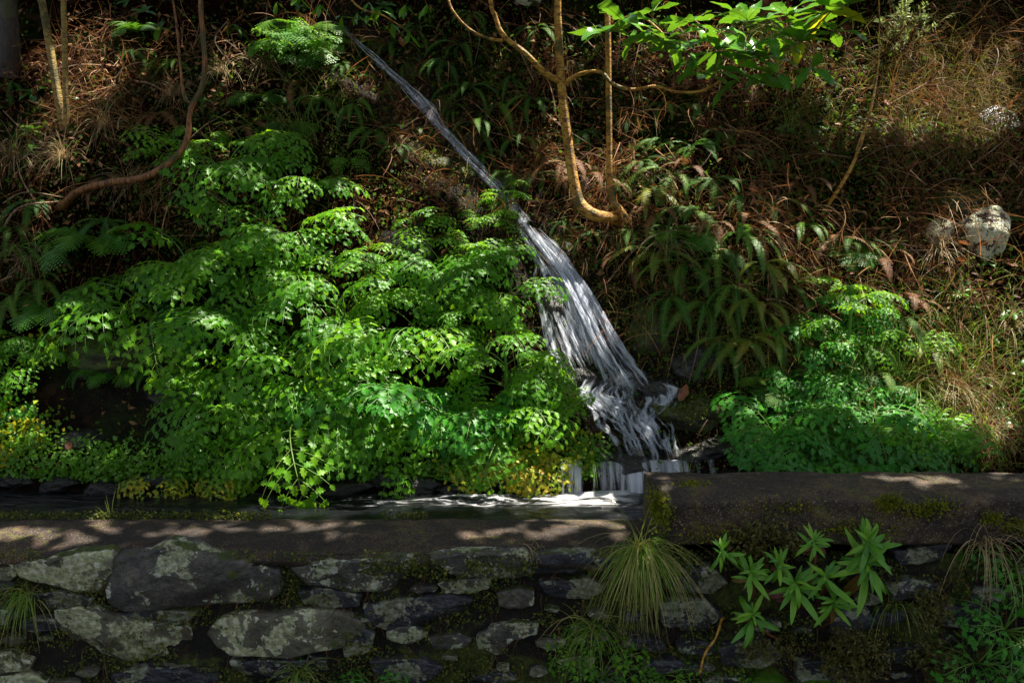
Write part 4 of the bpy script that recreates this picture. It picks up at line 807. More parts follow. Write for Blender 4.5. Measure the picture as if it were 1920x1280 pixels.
for nm_, n, L, pale in STRAW_AREAS:
    nc = n // 16; c = sample_px(nc, L, gaps=.54); CP = hit(c[:, 0], c[:, 1]); main = rng.normal(size=(nc, 3)) * .75 + np.array([0, -.5, -.45]); main[:, 2] += .2
    idx = rng.integers(0, nc, n); roots = CP[idx] + rng.normal(size=(n, 3)) * np.array([.06, .05, .04]) * rng.choice([.35, 1.5], n)[:, None]
    roots[:, 2] = H(roots[:, 0], roots[:, 1]) + rng.uniform(-.01, .09, n)
    dirs = main[idx] + rng.normal(size=(n, 3)) * .55; dirs[:, 1] -= .25; lens = rng.uniform(.07, .36, n); wid = rng.choice([.0018, .003, .0045, .007], n, p=[.30, .35, .25, .10])
    crand = np.clip(rng.random(nc)[idx] * .55 + rng.random(n) * .45 + (rng.random(n) < .10) * pale * .8 - .08, 0, 1)
    V, F, R_ = strands(roots, dirs, lens, wid, 6, .8, crand, .7, len(nm_)); tag(link('dead_straw', mesh('dead_straw', V, F, M['straw'], {'rnd': R_})), 'tangled reddish dead grass and needles matted on the ' + nm_, 'dead grass', None, 'stuff')
# green wild grass on the right bank
def grass_stuff(n, L, lens, label, mat, seed, box=(-520, 2440, -200, 900)):
    c = sample_px(n, L, box=box); P = hit(c[:, 0], c[:, 1]); d = rng.normal(size=(n, 3)) * .55 + np.array([0, -.35, 1.0])
    V, F, R_ = strands(P, d, rng.uniform(*lens, n), rng.uniform(.0018, .004, n), 6, 1.3, None, .4, seed); tag(link('wild_grass', mesh('wild_grass', V, F, mat, {'rnd': R_})), label, 'grass', None, 'stuff')
grass_stuff(1300, [(1800, 720, 160, 130, 1), (1560, 700, 120, 60, .4), (1740, 860, 200, 30, .8)], (.10, .34), 'loose green grass growing on the right bank', M['grass'], 61)
grass_stuff(500, [(560, 220, 90, 90, 1), (640, 230, 60, 120, .6), (1500, 160, 120, 80, .6), (1720, 120, 120, 90, .8)], (.08, .24), 'thin grass blades on the upper bank', M['grass'], 62)
def hanging(n, L, lens, label, mat, seed, g=1.6):
    c = sample_px(n, L); P = hit(c[:, 0], c[:, 1]); P[:, 1] -= rng.uniform(0, .06, n); d = rng.normal(size=(n, 3)) * .6 + np.array([0, -.5, -.1])
    V, F, R_ = strands(P, d, rng.uniform(*lens, n), rng.uniform(.0014, .003, n), 7, g, None, .9, seed); tag(link('wild_grass', mesh('wild_grass', V, F, mat, {'rnd': R_})), label, 'grass', None, 'stuff')
M['olive_grass'] = leaf_mat('olive_grass', [(.06, .05, .008), (.12, .09, .015), (.22, .14, .03), (.30, .22, .07)], .7, .3, (.4, .3, .06), .0, .2)
hanging(4200, [(1790, 170, 130, 110, 1), (1720, 110, 90, 90, .8), (1480, 130, 80, 60, .3), (1600, 250, 90, 60, .4)], (.06, .24), 'fine olive-brown grass matted over the upper right bank', M['olive_grass'], 64)
hanging(2000, [(1300, 520, 190, 140, .8), (1420, 640, 130, 80, 1), (1180, 380, 90, 90, .5), (920, 200, 120, 100, .5)], (.05, .18), 'fine dark olive grass hanging between the ferns', M['olive_grass'], 65, 2.4)
# small leaves and moss scattered over soil
def small_leaves(name, n, L, size, mat, label, seed, off=.02, surf=None, box=(-520, 2440, -200, 900), elong=1.0):
    if surf is None:
        c = sample_px(n, L, box=box); P = hit(c[:, 0], c[:, 1]); nn = normal(P[:, 0], P[:, 1])
    else: P, nn = surf
    n = len(P); d = nrm(rng.normal(size=(n, 3)) + nn * .6 - np.array([0, 0, .2])); up_ = nrm(nn + rng.normal(size=(n, 3)) * .55)
    s_ = nrm(np.cross(d, up_)); z = np.cross(s_, d); l = rng.uniform(*size, n)[:, None] * 1.0; P = P + nn * (rng.random(n)[:, None] * off)
    W = .42 / elong
    V = np.stack([P, P + d * l * .45 - s_ * l * W + z * l * .12, P + d * l, P + d * l * .45 + s_ * l * W + z * l * .12, P + d * l * .5], 1).reshape(-1, 3)
    i = np.arange(n)[:, None] * 5; F = np.vstack([i + np.array([a]) for a in ((0, 4, 1), (1, 4, 2), (2, 4, 3), (3, 4, 0))])
    return tag(link(name, mesh(name, V, F, mat, {'rnd': np.repeat(rng.random(n), 5)})), label, name.replace('_', ' '), None, 'stuff')
small_leaves('ground_cover', 23000, [(900, 120, 700, 260, .45), (1600, 300, 340, 170, 1), (300, 300, 420, 220, .5), (1750, 650, 300, 200, .7), (900, 420, 240, 200, .4), (1300, 600, 260, 200, .4), (-320, 450, 220, 380, .7), (2250, 450, 220, 400, .7)], (.010, .032), M['cover'], 'small dark creeping leaves over the upper bank', 71, .05)
small_leaves('moss', 26000, [(720, 230, 120, 170, 1), (1300, 620, 230, 200, .8), (1640, 250, 260, 130, .6), (250, 640, 160, 50, 1), (1320, 780, 80, 60, 1), (1740, 870, 300, 22, 1), (850, 310, 80, 50, 1), (1800, 380, 90, 50, 1), (300, 420, 300, 200, .3), (1000, 300, 300, 200, .3)], (.005, .013), M['moss'], 'olive moss on damp soil and rocks of the bank', 72, .02)
small_leaves('creeping_leaves', 5200, [(880, 885, 90, 30, 1), (180, 880, 130, 30, 1), (620, 890, 200, 20, .7), (960, 880, 60, 30, .8), (40, 850, 80, 50, .6), (350, 890, 120, 24, .7), (1100, 860, 30, 30, .6)], (.012, .030), M['fern_bright'], 'bright low creeping leaves along the channel bank', 73, .06)
M['litter'] = leaf_mat('leaf_litter', [(.03, .012, .006), (.10, .038, .014), (.20, .085, .03), (.34, .20, .09)], .65, .15, (.4, .18, .06), .0, .25)
small_leaves('leaf_litter', 5200, [(120, 200, 300, 200, 1), (450, 140, 260, 130, .8), (330, 430, 140, 50, .8), (1000, 200, 330, 260, .6), (1180, 380, 150, 140, .9), (1600, 420, 330, 120, 1), (1780, 600, 240, 200, .9), (1750, 200, 260, 160, .6), (760, 430, 100, 70, .8), (230, 790, 130, 50, .12)], (.016, .05), M['litter'], 'fallen brown leaves and broken fronds lying on the bank', 78, .05, elong=1.8)
small_leaves('yellow_leaves', 700, [(40, 810, 50, 40, 1), (960, 855, 80, 40, .9), (1060, 870, 40, 40, .8), (880, 880, 50, 14, .5), (90, 640, 40, 12, .9)], (.014, .034), M['umbel_yellow'], 'yellowed small leaves along the wet bank', 74, .08)
Pm, Nm = [], []
for o in list(COL.objects):
    if o.name.startswith('boulder') and o.data.materials[0].name in ('mossy_rock',):
        me = o.data; co = np.zeros(len(me.vertices) * 3, np.float32); me.vertices.foreach_get('co', co); co = co.reshape(-1, 3); Rm = np.array(o.rotation_euler.to_matrix()); sc_ = np.array(o.scale)
        W = (co * sc_) @ Rm.T + np.array(o.location); nn = nrm((co / sc_) @ Rm.T); area = sc_[0] * sc_[2] * 60000; q = rng.integers(0, len(W), int(min(3400, area * 4))); ok = (nn[q][:, 2] > -.15) & (nn[q][:, 1] < .5) & (vn(W[q][:, 0] * 14, W[q][:, 2] * 14, 7) > .28)
        q = q[ok]; Pm.append(W[q] + rng.normal(size=(len(q), 3)) * .006); Nm.append(nn[q])
small_leaves('moss', 0, None, (.006, .016), M['moss'], 'shaggy olive moss cushions growing on the boulders', 79, .012, (np.vstack(Pm), np.vstack(Nm)))
# moss on the wall: back and front edge of the coping, joints
n = 9000; x = rng.uniform(-2.4, .62, n); band = rng.random(n) < .45
y = np.where(band, 3.70 + rng.normal(size=n) * .012, YF - .02 + rng.normal(size=n) * .01); z = np.where(band, .498 + rng.normal(size=n) * .006, .47 + rng.normal(size=n) * .022)
keep = vn(x * 5, y * 0 + band * 9, 77) > np.where(band, .42, .5); P = np.stack([x, y, z], 1)[keep]; nn = np.where(band[keep][:, None], [0, 0, 1.], [0, -1., .3])
small_leaves('moss', 0, None, (.006, .016), M['moss'], 'yellow-green moss along the edges of the coping', 75, .02, (P, nn))
n = 52000; px = rng.uniform(-540, 2460, n); py = rng.uniform(1030, 1290, n); k = (vn(px / 60, py / 34, 81) + .5 * vn(px / 14, py / 12, 83)) > .76; P = at(px[k], py[k], YF + .012)
small_leaves('moss', 0, None, (.005, .013), M['moss'], 'dark moss filling the joints of the stone wall', 76, .03, (P, np.repeat([[0, -1., .2]], len(P), 0)))
c = []
for cx, cy, rx, ry, m_ in [(1665, 940, 26, 16, 500), (1720, 955, 36, 16, 260), (1230, 945, 16, 30, 500), (1340, 1000, 60, 20, 200), (1600, 990, 80, 14, 240), (1760, 945, 40, 20, 200), (1860, 970, 20, 12, 260), (1900, 985, 24, 16, 220), (1240, 960, 22, 36, 420), (1480, 950, 60, 30, 120), (1300, 905, 30, 6, 120)]:
    c.append(np.stack([rng.normal(cx, rx * .5, m_), rng.normal(cy, ry * .5, m_)], 1))
c = np.vstack(c); P = at(c[:, 0], c[:, 1], YF - .035)
small_leaves('moss', 0, None, (.005, .012), M['moss_bright'], 'bright yellow moss patches on the concrete block front', 77, .012, (P, np.repeat([[0, -1., .2]], len(P), 0)))

# ------------------------------------------------------------------ trees
def pxpath(L, Y0=None, Y1=None):
    """L: (px, py, depth)"""
    return np.array([at(a, b, c) for a, b, c in L])
def branch(name, L, rad, mat, parent, sides=10, bump=.10, seed=0):
    V, F = tube(pxpath(L), rad, sides, seed, bump); mb = MB(); mb.add(V, F, 0); o = link(name, mb.build(name, M[mat])); return wparent(o, parent) if parent else o
b0 = hit(1150, 418); D0 = b0[1] - .06
tw = empty('twin_trunk_tree', b0); tag(tw, 'tan-barked tree with two trunks rising from one curved foot', 'tree')
Dt = D0 - .08
branch('trunk', [(1175, 425, D0 + .15), (1150, 410, D0), (1112, 402, Dt), (1086, 378, Dt), (1074, 330, Dt), (1063, 250, Dt), (1056, 190, Dt), (1051, 140, Dt), (1047, 60, Dt), (1045, -20, Dt), (1046, -300, Dt), (1060, -700, Dt + .3)],
       [.026, .028, .030, .028, .026, .0235, .022, .020, .0185, .018, .017, .015], 'bark_tan', tw, 14, .08, 1)
branch('trunk', [(1185, 430, D0 + .12), (1165, 400, D0), (1147, 372, D0), (1143, 330, D0), (1142, 240, D0), (1141, 150, D0), (1140, 60, D0), (1138, -20, D0), (1140, -300, D0), (1150, -640, D0 + .2)],
       [.026, .024, .019, .016, .0155, .015, .0145, .014, .013, .012], 'bark_tan', tw, 12, .08, 2)
branch('branch', [(1052, 155, Dt), (1020, 135, Dt - .05), (985, 100, Dt - .1), (945, 68, Dt - .1), (928, 30, Dt - .1), (918, -20, Dt - .1), (900, -300, Dt)], [.016, .014, .013, .012, .011, .010, .008], 'bark_tan', tw, 10, .1, 3)
branch('branch', [(942, 76, Dt - .1), (915, 72, Dt - .12), (880, 55, Dt - .15), (852, 25, Dt - .2), (838, -10, Dt - .2), (800, -150, Dt - .2)], [.009, .0075, .007, .006, .0055, .004], 'bark_tan', tw, 8, .1, 4)
branch('branch', [(1056, 158, Dt), (1085, 140, Dt - .05), (1125, 135, Dt - .12), (1150, 158, Dt - .15), (1185, 168, Dt - .2), (1230, 162, Dt - .22), (1265, 172, Dt - .25), (1310, 172, Dt - .28), (1345, 155, Dt - .3), (1400, 110, Dt - .35), (1440, 90, Dt - .4)],
       [.011, .010, .009, .0085, .008, .0075, .007, .007, .006, .005, .004], 'bark_tan', tw, 8, .1, 5)
branch('branch', [(1330, 166, Dt - .29), (1365, 180, Dt - .3), (1400, 172, Dt - .32), (1415, 150, Dt - .34)], [.004, .0035, .003, .002], 'redstem', tw, 6, .1, 6)
branch('branch', [(1400, 110, Dt - .35), (1450, 100, Dt - .4), (1500, 80, Dt - .45), (1540, 40, Dt - .5), (1560, 20, Dt - .5)], [.005, .0045, .004, .0035, .003], 'redstem', tw, 6, .1, 7)
branch('branch', [(1138, 60, D0), (1170, 35, D0 - .1), (1200, 30, D0 - .2), (1240, 60, D0 - .25), (1245, 75, D0 - .3)], [.007, .006, .005, .004, .003], 'bark_tan', tw, 6, .1, 8)
branch('branch', [(1265, 172, Dt - .25), (1262, 130, Dt - .27), (1244, 80, Dt - .3)], [.004, .0035, .003], 'redstem', tw, 6, .1, 9)
branch('branch', [(1330, 170, Dt - .28), (1340, 130, Dt - .3), (1346, 100, Dt - .32)], [.005, .0045, .004], 'redstem', tw, 6, .1, 9)
LL = [blade_leaf(300 + k, .15, .043, [M['laurel'], M['rib']], (-.7, -.2, -.9, .3, -.4)[k], .22, 1, .18, 14, True, (.3, -.4, .1, -.1, .5)[k], .55) for k in range(5)]
LY = blade_leaf(330, .14, .052, [M['laurel_yellow'], M['rib']], -.5, .2, 1, .1, 12)
def rosette(tree, px, py, Y, n, s_, seed, ms=LL, el=(-.7, .5), name='leaf', axis=None):
    r = random.Random(seed); c = at(px, py, Y); o_ = []; spray = bpy.data.objects.new('leaf_spray', None); spray.empty_display_size = .03; COL.objects.link(spray); spray.parent = tree
    for k in range(n):
        me = ms[r.randrange(len(ms))]; o = link(name, me); a = 2 * math.pi * (k + r.uniform(-.3, .3)) / n
        o.rotation_euler = Euler((r.uniform(-.5, .5), -r.uniform(*el), a), 'XYZ'); q = s_ * r.uniform(.75, 1.1); o.scale = (q, q, q); o.location = tuple(c + np.array([r.uniform(-.006, .006) for _ in range(3)])); o.parent = spray; o.matrix_parent_inverse = Matrix.Translation(-Vector(tree.location)); o_.append(o)
    return o_
RO = [(1170, 42, .25, 8, 1.0), (1245, 78, .30, 8, .95), (1300, 40, .32, 6, .9), (1346, 96, .32, 9, 1.15), (1350, 60, .3, 4, .8), (1432, 112, .38, 9, .95), (1478, 30, .42, 8, .95), (1550, 22, .5, 9, 1.05), (1500, 80, .45, 9, .95), (1560, 60, .48, 6, .9), (1225, 20, .3, 5, .8), (1395, 145, .34, 5, .95), (1455, 140, .4, 5, .8), (1140, 60, .2, 6, .9), (1275, 95, .28, 7, .8), (1320, 140, .3, 7, .85), (1400, 40, .36, 8, .85), (1520, 125, .45, 8, .85), (1450, 70, .4, 7, .8), (1590, 10, .5, 7, .9), (1190, 75, .22, 6, .7), (1380, 100, .34, 7, .8)]
for k, (px, py, dd, n_, s_) in enumerate(RO):
    L_ = rosette(tw, px, py, Dt - dd, n_, s_ * 1.4, 400 + k)
    if px in (1550, 1500): L_[0].data = LY; L_[2].data = LY
c0 = hit(1690, 70); ps = empty('pale_shrub', c0); tag(ps, 'small pale-leaved shrub catching the sun at the top right', 'shrub'); mbp = MB(); rp = np.random.default_rng(44)
for k in range(46):
    d = nrm(rp.normal(size=3) * .7 + np.array([-.15, -.7, .45])); l = rp.uniform(.10, .26); e = d * l; off = rp.normal(size=3) * np.array([.10, .03, .06]); V, F = tube([off * .3, off * .6 + e * .5, off + e], [.002, .0015, .001], 4); mbp.add(V, F, 1)
    for j in range(15):
        b = off * .8 + e * (.4 + .6 * j / 14); t = nrm(rp.normal(size=3) + d * .8); u = nrm(np.cross(t, rp.normal(size=3))); q = rp.uniform(.012, .022); mbp.add(np.array([b, b + t * q + u * q * .28, b + t * q * 2, b + t * q - u * q * .28]), np.array([(0, 1, 2, 3)]), 0, rp.random())
M['pale'] = leaf_mat('pale_leaf', [(.10, .16, .04), (.22, .28, .10), (.36, .40, .22)], .5, .35, (.4, .5, .12), 0, .3)
link('foliage', mbp.build('foliage', [M['pale'], M['twig']]), ps)
# a few hanging olive leaves near the top of the stream
tb = empty('leafy_twig', at(700, -10, 5.6)); tag(tb, 'hanging twig with a few olive leaves left of the stream top', 'twig')
branch('branch', [(620, -60, 5.6), (668, 10, 5.55), (720, 30, 5.5), (770, 62, 5.5)], [.006, .005, .004, .002], 'bark_tan', tb, 6)
for k, (px, py) in enumerate([(670, 25), (690, 30), (715, 20), (735, 45), (770, 62), (600, 10), (640, 30), (560, -5), (800, 10), (760, 10), (690, 5), (520, 5)]): rosette(tb, px, py, 5.52, 3, .62, 500 + k, LL, (-1.3, -.4))
# sapling pair
s0 = hit(120, 238); DS = s0[1] - .05
sp = empty('yellow_sapling', s0); tag(sp, 'pair of slim yellowish sapling trunks meeting at one foot, upper left', 'tree')
branch('trunk', [(122, 245, DS), (112, 200, DS), (102, 140, DS), (92, 80, DS), (80, 10, DS), (72, -40, DS), (40, -400, DS), (20, -700, DS)], [.024, .023, .021, .020, .019, .019, .016, .012], 'bark_yellow', sp, 12, .08, 11)
branch('trunk', [(124, 245, DS - .02), (124, 200, DS - .03), (122, 130, DS - .03), (121, 60, DS - .03), (119, -20, DS - .03), (118, -400, DS), (110, -700, DS)], [.016, .0155, .015, .0145, .014, .012, .010], 'bark_yellow', sp, 12, .08, 12)
s1 = hit(22, 130); dk = empty('dark_trunk_tree', s1); tag(dk, 'almost black tree trunk at the upper left corner', 'tree')
branch('trunk', [(20, 160, s1[1]), (18, 60, s1[1]), (14, -40, s1[1]), (5, -400, s1[1]), (0, -700, s1[1])], [.060, .050, .046, .04, .03], 'bark_dark', dk, 14, .15, 13)
# crooked red-brown branch
r0 = hit(112, 392); DR = r0[1]
cb = empty('crooked_tree', r0); tag(cb, 'crooked red-brown tree stem sweeping sideways then upward, left side', 'tree')
branch('trunk', [(95, 400, DR + .1), (118, 384, DR - .02), (150, 358, DR - .10), (205, 343, DR - .16), (262, 335, DR - .18), (305, 315, DR - .18), (338, 285, DR - .16), (352, 255, DR - .15), (358, 205, DR - .12), (378, 165, DR - .1), (384, 120, DR - .1), (380, 60, DR - .1), (376, -10, DR - .1), (370, -300, DR), (360, -700, DR)],
       [.020, .019, .018, .0175, .018, .0175, .016, .013, .0125, .014, .012, .0125, .012, .011, .010], 'bark_red', cb, 14, .16, 14)
branch('branch', [(362, 196, DR - .12), (345, 180, DR - .1), (338, 120, DR - .08), (330, 40, DR - .05), (318, -40, DR)], [.009, .008, .006, .006, .005], 'bark_red', cb, 8, .1, 15)
branch('branch', [(354, 262, DR - .15), (385, 235, DR - .18), (430, 210, DR - .2)], [.003, .0025, .002], 'twig', cb, 6, .1, 16)
# leaning thin stem on the right
l0 = hit(1545, 398); ln_ = empty('leaning_stem', l0); tag(ln_, 'thin brown stem leaning right on the right bank', 'stem')
branch('trunk', [(1540, 405, l0[1]), (1572, 355, l0[1] - .03), (1598, 310, l0[1] - .03), (1620, 250, l0[1] - .02), (1636, 190, l0[1]), (1646, 130, l0[1] + .05), (1649, 50, l0[1] + .1), (1647, -30, l0[1] + .15), (1640, -300, l0[1] + .2)], [.010, .010, .009, .008, .007, .004, .003, .003, .003], 'bark_tan', ln_, 8, .2, 17)
# loose dead twigs, each its own thing: (points px, radius)
TW = [([(1135, 532), (1185, 480), (1240, 445), (1300, 438)], .003), ([(1250, 712), (1262, 650), (1276, 590), (1280, 560)], .0018), ([(1290, 725), (1302, 660), (1306, 610)], .0018), ([(1440, 295), (1510, 300), (1590, 303)], .004), ([(1600, 305), (1650, 288), (1700, 282)], .003),
      ([(1790, 330), (1840, 300), (1870, 275)], .004), ([(1400, 272), (1440, 276)], .006), ([(900, 240), (950, 268), (1000, 290), (1060, 280)], .0025), ([(1000, 180), (1040, 240), (1100, 280), (1140, 300)], .0022), ([(960, 60), (975, 110), (1000, 160)], .004),
      ([(1050, 30), (1090, 80), (1140, 130), (1175, 100)], .003), ([(1075, 20), (1110, 60), (1140, 110)], .003), ([(1080, 300), (1130, 292), (1180, 290)], .002), ([(840, 195), (880, 200), (940, 250)], .002), ([(100, 420), (60, 360), (40, 310)], .004), ([(0, 430), (50, 400), (120, 385)], .007),
      ([(0, 380), (60, 372), (130, 378)], .005), ([(250, 150), (290, 170), (330, 190)], .006), ([(390, 60), (430, 90), (460, 110)], .003), ([(500, 0), (505, 60), (503, 90)], .004), ([(740, 410), (770, 440), (800, 470)], .003), ([(1180, 170), (1220, 220), (1230, 270)], .002),
      ([(1150, 0), (1160, 80), (1155, 140)], .003), ([(1210, 30), (1195, 100), (1180, 160)], .002), ([(1700, 380), (1760, 350), (1800, 345)], .003), ([(1820, 230), (1850, 260), (1900, 290)], .003), ([(1840, 60), (1860, 110), (1850, 160)], .003), ([(1640, 210), (1690, 190), (1750, 160), (1800, 165)], .003),
      ([(1620, 470), (1680, 480), (1740, 475)], .003), ([(1700, 540), (1760, 500), (1800, 520)], .003), ([(1820, 740), (1835, 670), (1840, 600)], .003), ([(1600, 630), (1605, 560), (1604, 520)], .003), ([(1540, 330), (1560, 380), (1600, 420)], .002), ([(650, 720), (700, 750), (760, 760)], .004),
      ([(130, 545), (170, 548), (210, 549)], .002), ([(240, 465), (300, 455), (400, 448)], .002), ([(0, 200), (60, 260), (110, 290)], .003), ([(430, 30), (410, 90), (440, 130)], .004), ([(880, 30), (900, 80), (890, 130)], .002), ([(1770, 430), (1800, 480), (1860, 500)], .003), ([(1400, 60), (1390, 140), (1410, 220)], .002)]
for k, (L, r_) in enumerate(TW):
    P_ = hit(np.array([a for a, b in L], float), np.array([b for a, b in L], float)); P_[1:-1] += np.array([0, -.07, .03]); P_[0] += np.array([0, .01, -.01]); P_[-1] += np.array([0, -.05, .02])
    c0 = P_[0].copy(); V, F = tube(P_ - c0, np.linspace(r_ * 1.1, r_ * .6, len(P_)), 6, k, .15); mb = MB(); mb.add(V, F, 0); o = link('dead_twig', mb.build('dead_twig', M['twig']), None, tuple(c0)); mx_, my_ = L[len(L) // 2]
    later(o, ('thick' if r_ > .0035 else 'thin') + ' bare dead twig', 'twig', 'dead twigs on the bank', mx_, my_)
V, F = tube(np.array([at(a, b, c) for a, b, c in [(1312, 1262, 3.2), (1322, 1225, 3.22), (1342, 1195, 3.24), (1353, 1162, 3.27), (1360, 1158, 3.33)]]), [.0035, .004, .004, .0045, .004], 7, 3, .2); mb = MB(); mb.add(V, F, 0)
tag(link('dead_twig', mb.build('dead_twig', M['bark_tan'])), 'orange-brown twig leaning against the wall under the concrete block', 'twig')
# fallen leaves
FLf = [blade_leaf(360 + k, .09, .045, [M['brownleaf'], M['brownleaf']], .8, .5, 0, .3, 8, True, .5) for k in range(2)]
for k, (px, py) in enumerate([(140, 850), (1810, 470), (1705, 590), (1790, 500), (1410, 375), (1480, 185), (1540, 185), (1400, 410), (760, 100), (1270, 760), (1690, 330), (1900, 510), (1660, 210), (1620, 200)]):
    p = hit(px, py); o = link('fallen_leaf', FLf[k % 2], None, (p[0], p[1] - .05, p[2] + .03)); o.rotation_euler = (random.uniform(-.6, .6), random.uniform(-.6, .6), random.uniform(0, 6)); o.scale = [random.uniform(.6, 1.1)] * 3
    later(o, 'curled brown fallen leaf', 'leaf', 'fallen brown leaves', px, py)
# broad-leaved seedlings on the right bank and ivy-like leaves
BL = [blade_leaf(380 + k, .12, .045, [M['broad'], M['rib']], -.7, .2, 0, .1, 9) for k in range(3)]
for px, py, s_, n_ in [(1720, 860, .7, 6), (1800, 790, .8, 7), (1640, 620, .6, 6), (1760, 600, .6, 6), (1840, 720, .7, 6), (1900, 420, .6, 6), (1680, 740, .6, 6), (1900, 700, .8, 6), (1860, 640, .6, 6), (1700, 570, .6, 6), (1850, 500, .6, 5), (1900, 590, .8, 5), (1760, 720, .6, 6), (1880, 790, .8, 6), (1470, 250, .6, 6), (1530, 280, .6, 5), (1550, 310, .7, 4), (1200, 190, .6, 5), (1160, 240, .6, 5),
                       (270, 30, .8, 6), (300, 60, .8, 5), (60, 180, .8, 6), (130, 190, .7, 5), (720, 20, .7, 6), (760, 60, .6, 6), (1120, 500, .4, 4), (1080, 200, .5, 5), (240, 10, .6, 5), (690, 150, .5, 5), (1810, 850, .7, 7), (1740, 780, .6, 6), (560, 20, .6, 5), (60, 290, .6, 5)]:
    put_plant('seedling', BL, px, py, n_, s_, (-90, 180), .5, 'broad-leaved dark green seedling', 'seedling', 'broad-leaved seedlings', childname='leaf', elev=.5, lift=.03)
# pale tufted shrub at the top right and lance-leaved seedlings
LB = [blade_leaf(420 + k, .135, .021, [M['lance'], M['rib']], (-1.1, -.6, -1.5, -.3)[k], .15, 0, 0, 10, True, 0, .45) for k in range(4)]
LR = [blade_leaf(440 + k, .12, .026, [M['lance_red'], M['rib']], (-1.4, -.6)[k], .3, 0, .25, 10) for k in range(2)]
for px, py, s_ in [(1685, 470, .5), (1800, 565, .65), (1822, 590, .5), (1620, 470, .45)]:
    put_plant('lance_leaved_shoot', LB, px, py, 12, s_, (-90, 180), .7, 'small lance-leaved shoot', 'shoot', 'lance-leaved shoots on the bank', childname='leaf', elev=.6, lift=.05)
# shoots growing out of the wall: px, py, size, depth, leaves
SH = [(1352, 1035, .60, 12, 0, 'yellow-green shoot highest at the left of the wall cluster'), (1407, 1078, .85, 11, 1, 'green shoot just below the yellow-green one'), (1410, 1158, .85, 14, 1, 'lowest star-shaped shoot of the wall cluster'),
      (1490, 1100, 1.05, 18, 2, 'broad shoot in the middle of the wall cluster'), (1525, 1020, .75, 12, 3, 'shoot with withered red leaves at the top of the cluster'), (1625, 1022, 1.05, 16, 0, 'tallest shoot with pale midribs at the upper right of the cluster'),
      (1562, 1135, .85, 12, 3, 'drooping shoot with yellow tips low in the cluster'), (1625, 1065, 1.15, 16, 2, 'large drooping shoot under the tallest one'), (1460, 1062, .7, 9, 0, 'upright leafy shoot in the upper middle of the cluster'), (1545, 1085, .9, 12, 2, 'shoot with purple-tipped leaves between the middle and large ones')]
for px, py, s_, n_, nr, lab in SH:
    dpt = YF - .13; c = at(px, py, dpt); root = at((px + 1520) / 2, max(py + 40, 1090), YF + .03)
    e = empty('lance_leaved_shoot', root); tag(e, lab, 'shoot', 'lance-leaved shoots on the wall')
    V, F = tube([(0, 0, 0), (c - root) * .5 + np.array([0, -.02, -.01]), c - root], [.005, .005, .004], 6); mb = MB(); mb.add(V, F, 0); link('stem', mb.build('stem', M['redstem'] if nr else M['stem']), e)
    n_ = n_ + 9; nr = nr + 3
    for k in range(n_):
        red = k < nr; o = link('leaf', random.choice(LR if red else LB), e); lev = k / n_; a = k * 2.4 + random.uniform(-.8, .8); el = .05 + lev * .8 - (0.9 if red else 0) + random.uniform(-.6, .25)
        o.rotation_euler = (Matrix.Rotation(.95, 3, 'X') @ Euler((random.uniform(-.2, .2), -el + .1, a), 'XYZ').to_matrix()).to_euler(); q = s_ * (1.05 - .55 * lev) * random.uniform(.6, 1.2) * 1.0; o.scale = (q, q, q); o.location = tuple((c - root) + np.array([0, 0, .0]) + np.array([0, -.012, .025]) * (lev * 2 - 1))
# grass tufts
def tuft(px, py, Y, n, lens, mat, label, seed, down=1.0, spread=.5, P0=None, wid=(.0016, .0034), grav=2.4, dirb=(0, -.6, .8), curl=.35):
    P = np.array(P0) if P0 is not None else at(px, py, Y); r = np.random.default_rng(seed); roots = r.normal(size=(n, 3)) * np.array([.022, .012, .012]); d = r.normal(size=(n, 3)) * spread + np.array(dirb)
    V, F, R_ = strands(roots, d, r.uniform(*lens, n), r.uniform(*wid, n), 10, grav * down, None, curl, seed); return tag(link('grass_tuft', mesh('grass_tuft', V, F, mat, {'rnd': R_}), None, tuple(P)), label, 'grass tuft', 'grass tufts on the wall')
tuft(1200, 1040, YF - .01, 520, (.07, .35), M['grass_mix'], 'big drooping tuft of green and straw grass on the wall beside the block', 1, 1.0, .28, grav=2.8, wid=(.0014, .0034), dirb=(0, -.45, .35), curl=.7)
tuft(50, 1115, YF - .0, 110, (.08, .22), M['grass'], 'small green grass tuft on the left end of the wall', 2, 1.0, .6, grav=2.4, dirb=(0, -.5, .2))
tuft(1845, 1025, YF - .03, 60, (.12, .34), M['grass_dry'], 'dry pale grass tuft hanging under the block at the right', 3, 1.0, .4, grav=3.4)
tuft(560, 1262, YF - .02, 80, (.06, .16), M['grass'], 'grass tuft at the bottom of the wall below the pale stone', 4, 1, .7, grav=2)
tuft(1110, 1180, YF - .02, 80, (.10, .26), M['grass_mix'], 'thin straggling grass tuft below the big tuft', 5, 1, .7, grav=2.6, dirb=(-.3, -.5, .5))
tuft(1670, 1140, YF - .02, 26, (.10, .24), M['grass'], 'sparse hanging grass blades right of the lance-leaved shoots', 6, 1, .3, grav=3.4)
tuft(1345, 1215, YF - .02, 14, (.05, .12), M['grass'], 'few thin grass blades beside the orange-brown twig', 7, 1, .5, grav=1)
tuft(1285, 885, 3.68, 16, (.04, .09), M['grass'], 'little green grass sprout behind the left end of the block', 8, 1, .4, grav=.8, dirb=(0, -.1, 1))
tuft(205, 970, 3.68, 8, (.04, .10), M['grass'], 'lone thin grass blades on the back edge of the coping', 9, 1, .5, grav=.4, dirb=(0, -.1, 1))
tuft(1000, 1030, YF - .03, 22, (.02, .06), M['grass_dry'], 'tiny reddish grass sprig on the front edge of the coping', 10, 1, .6, grav=1.5)
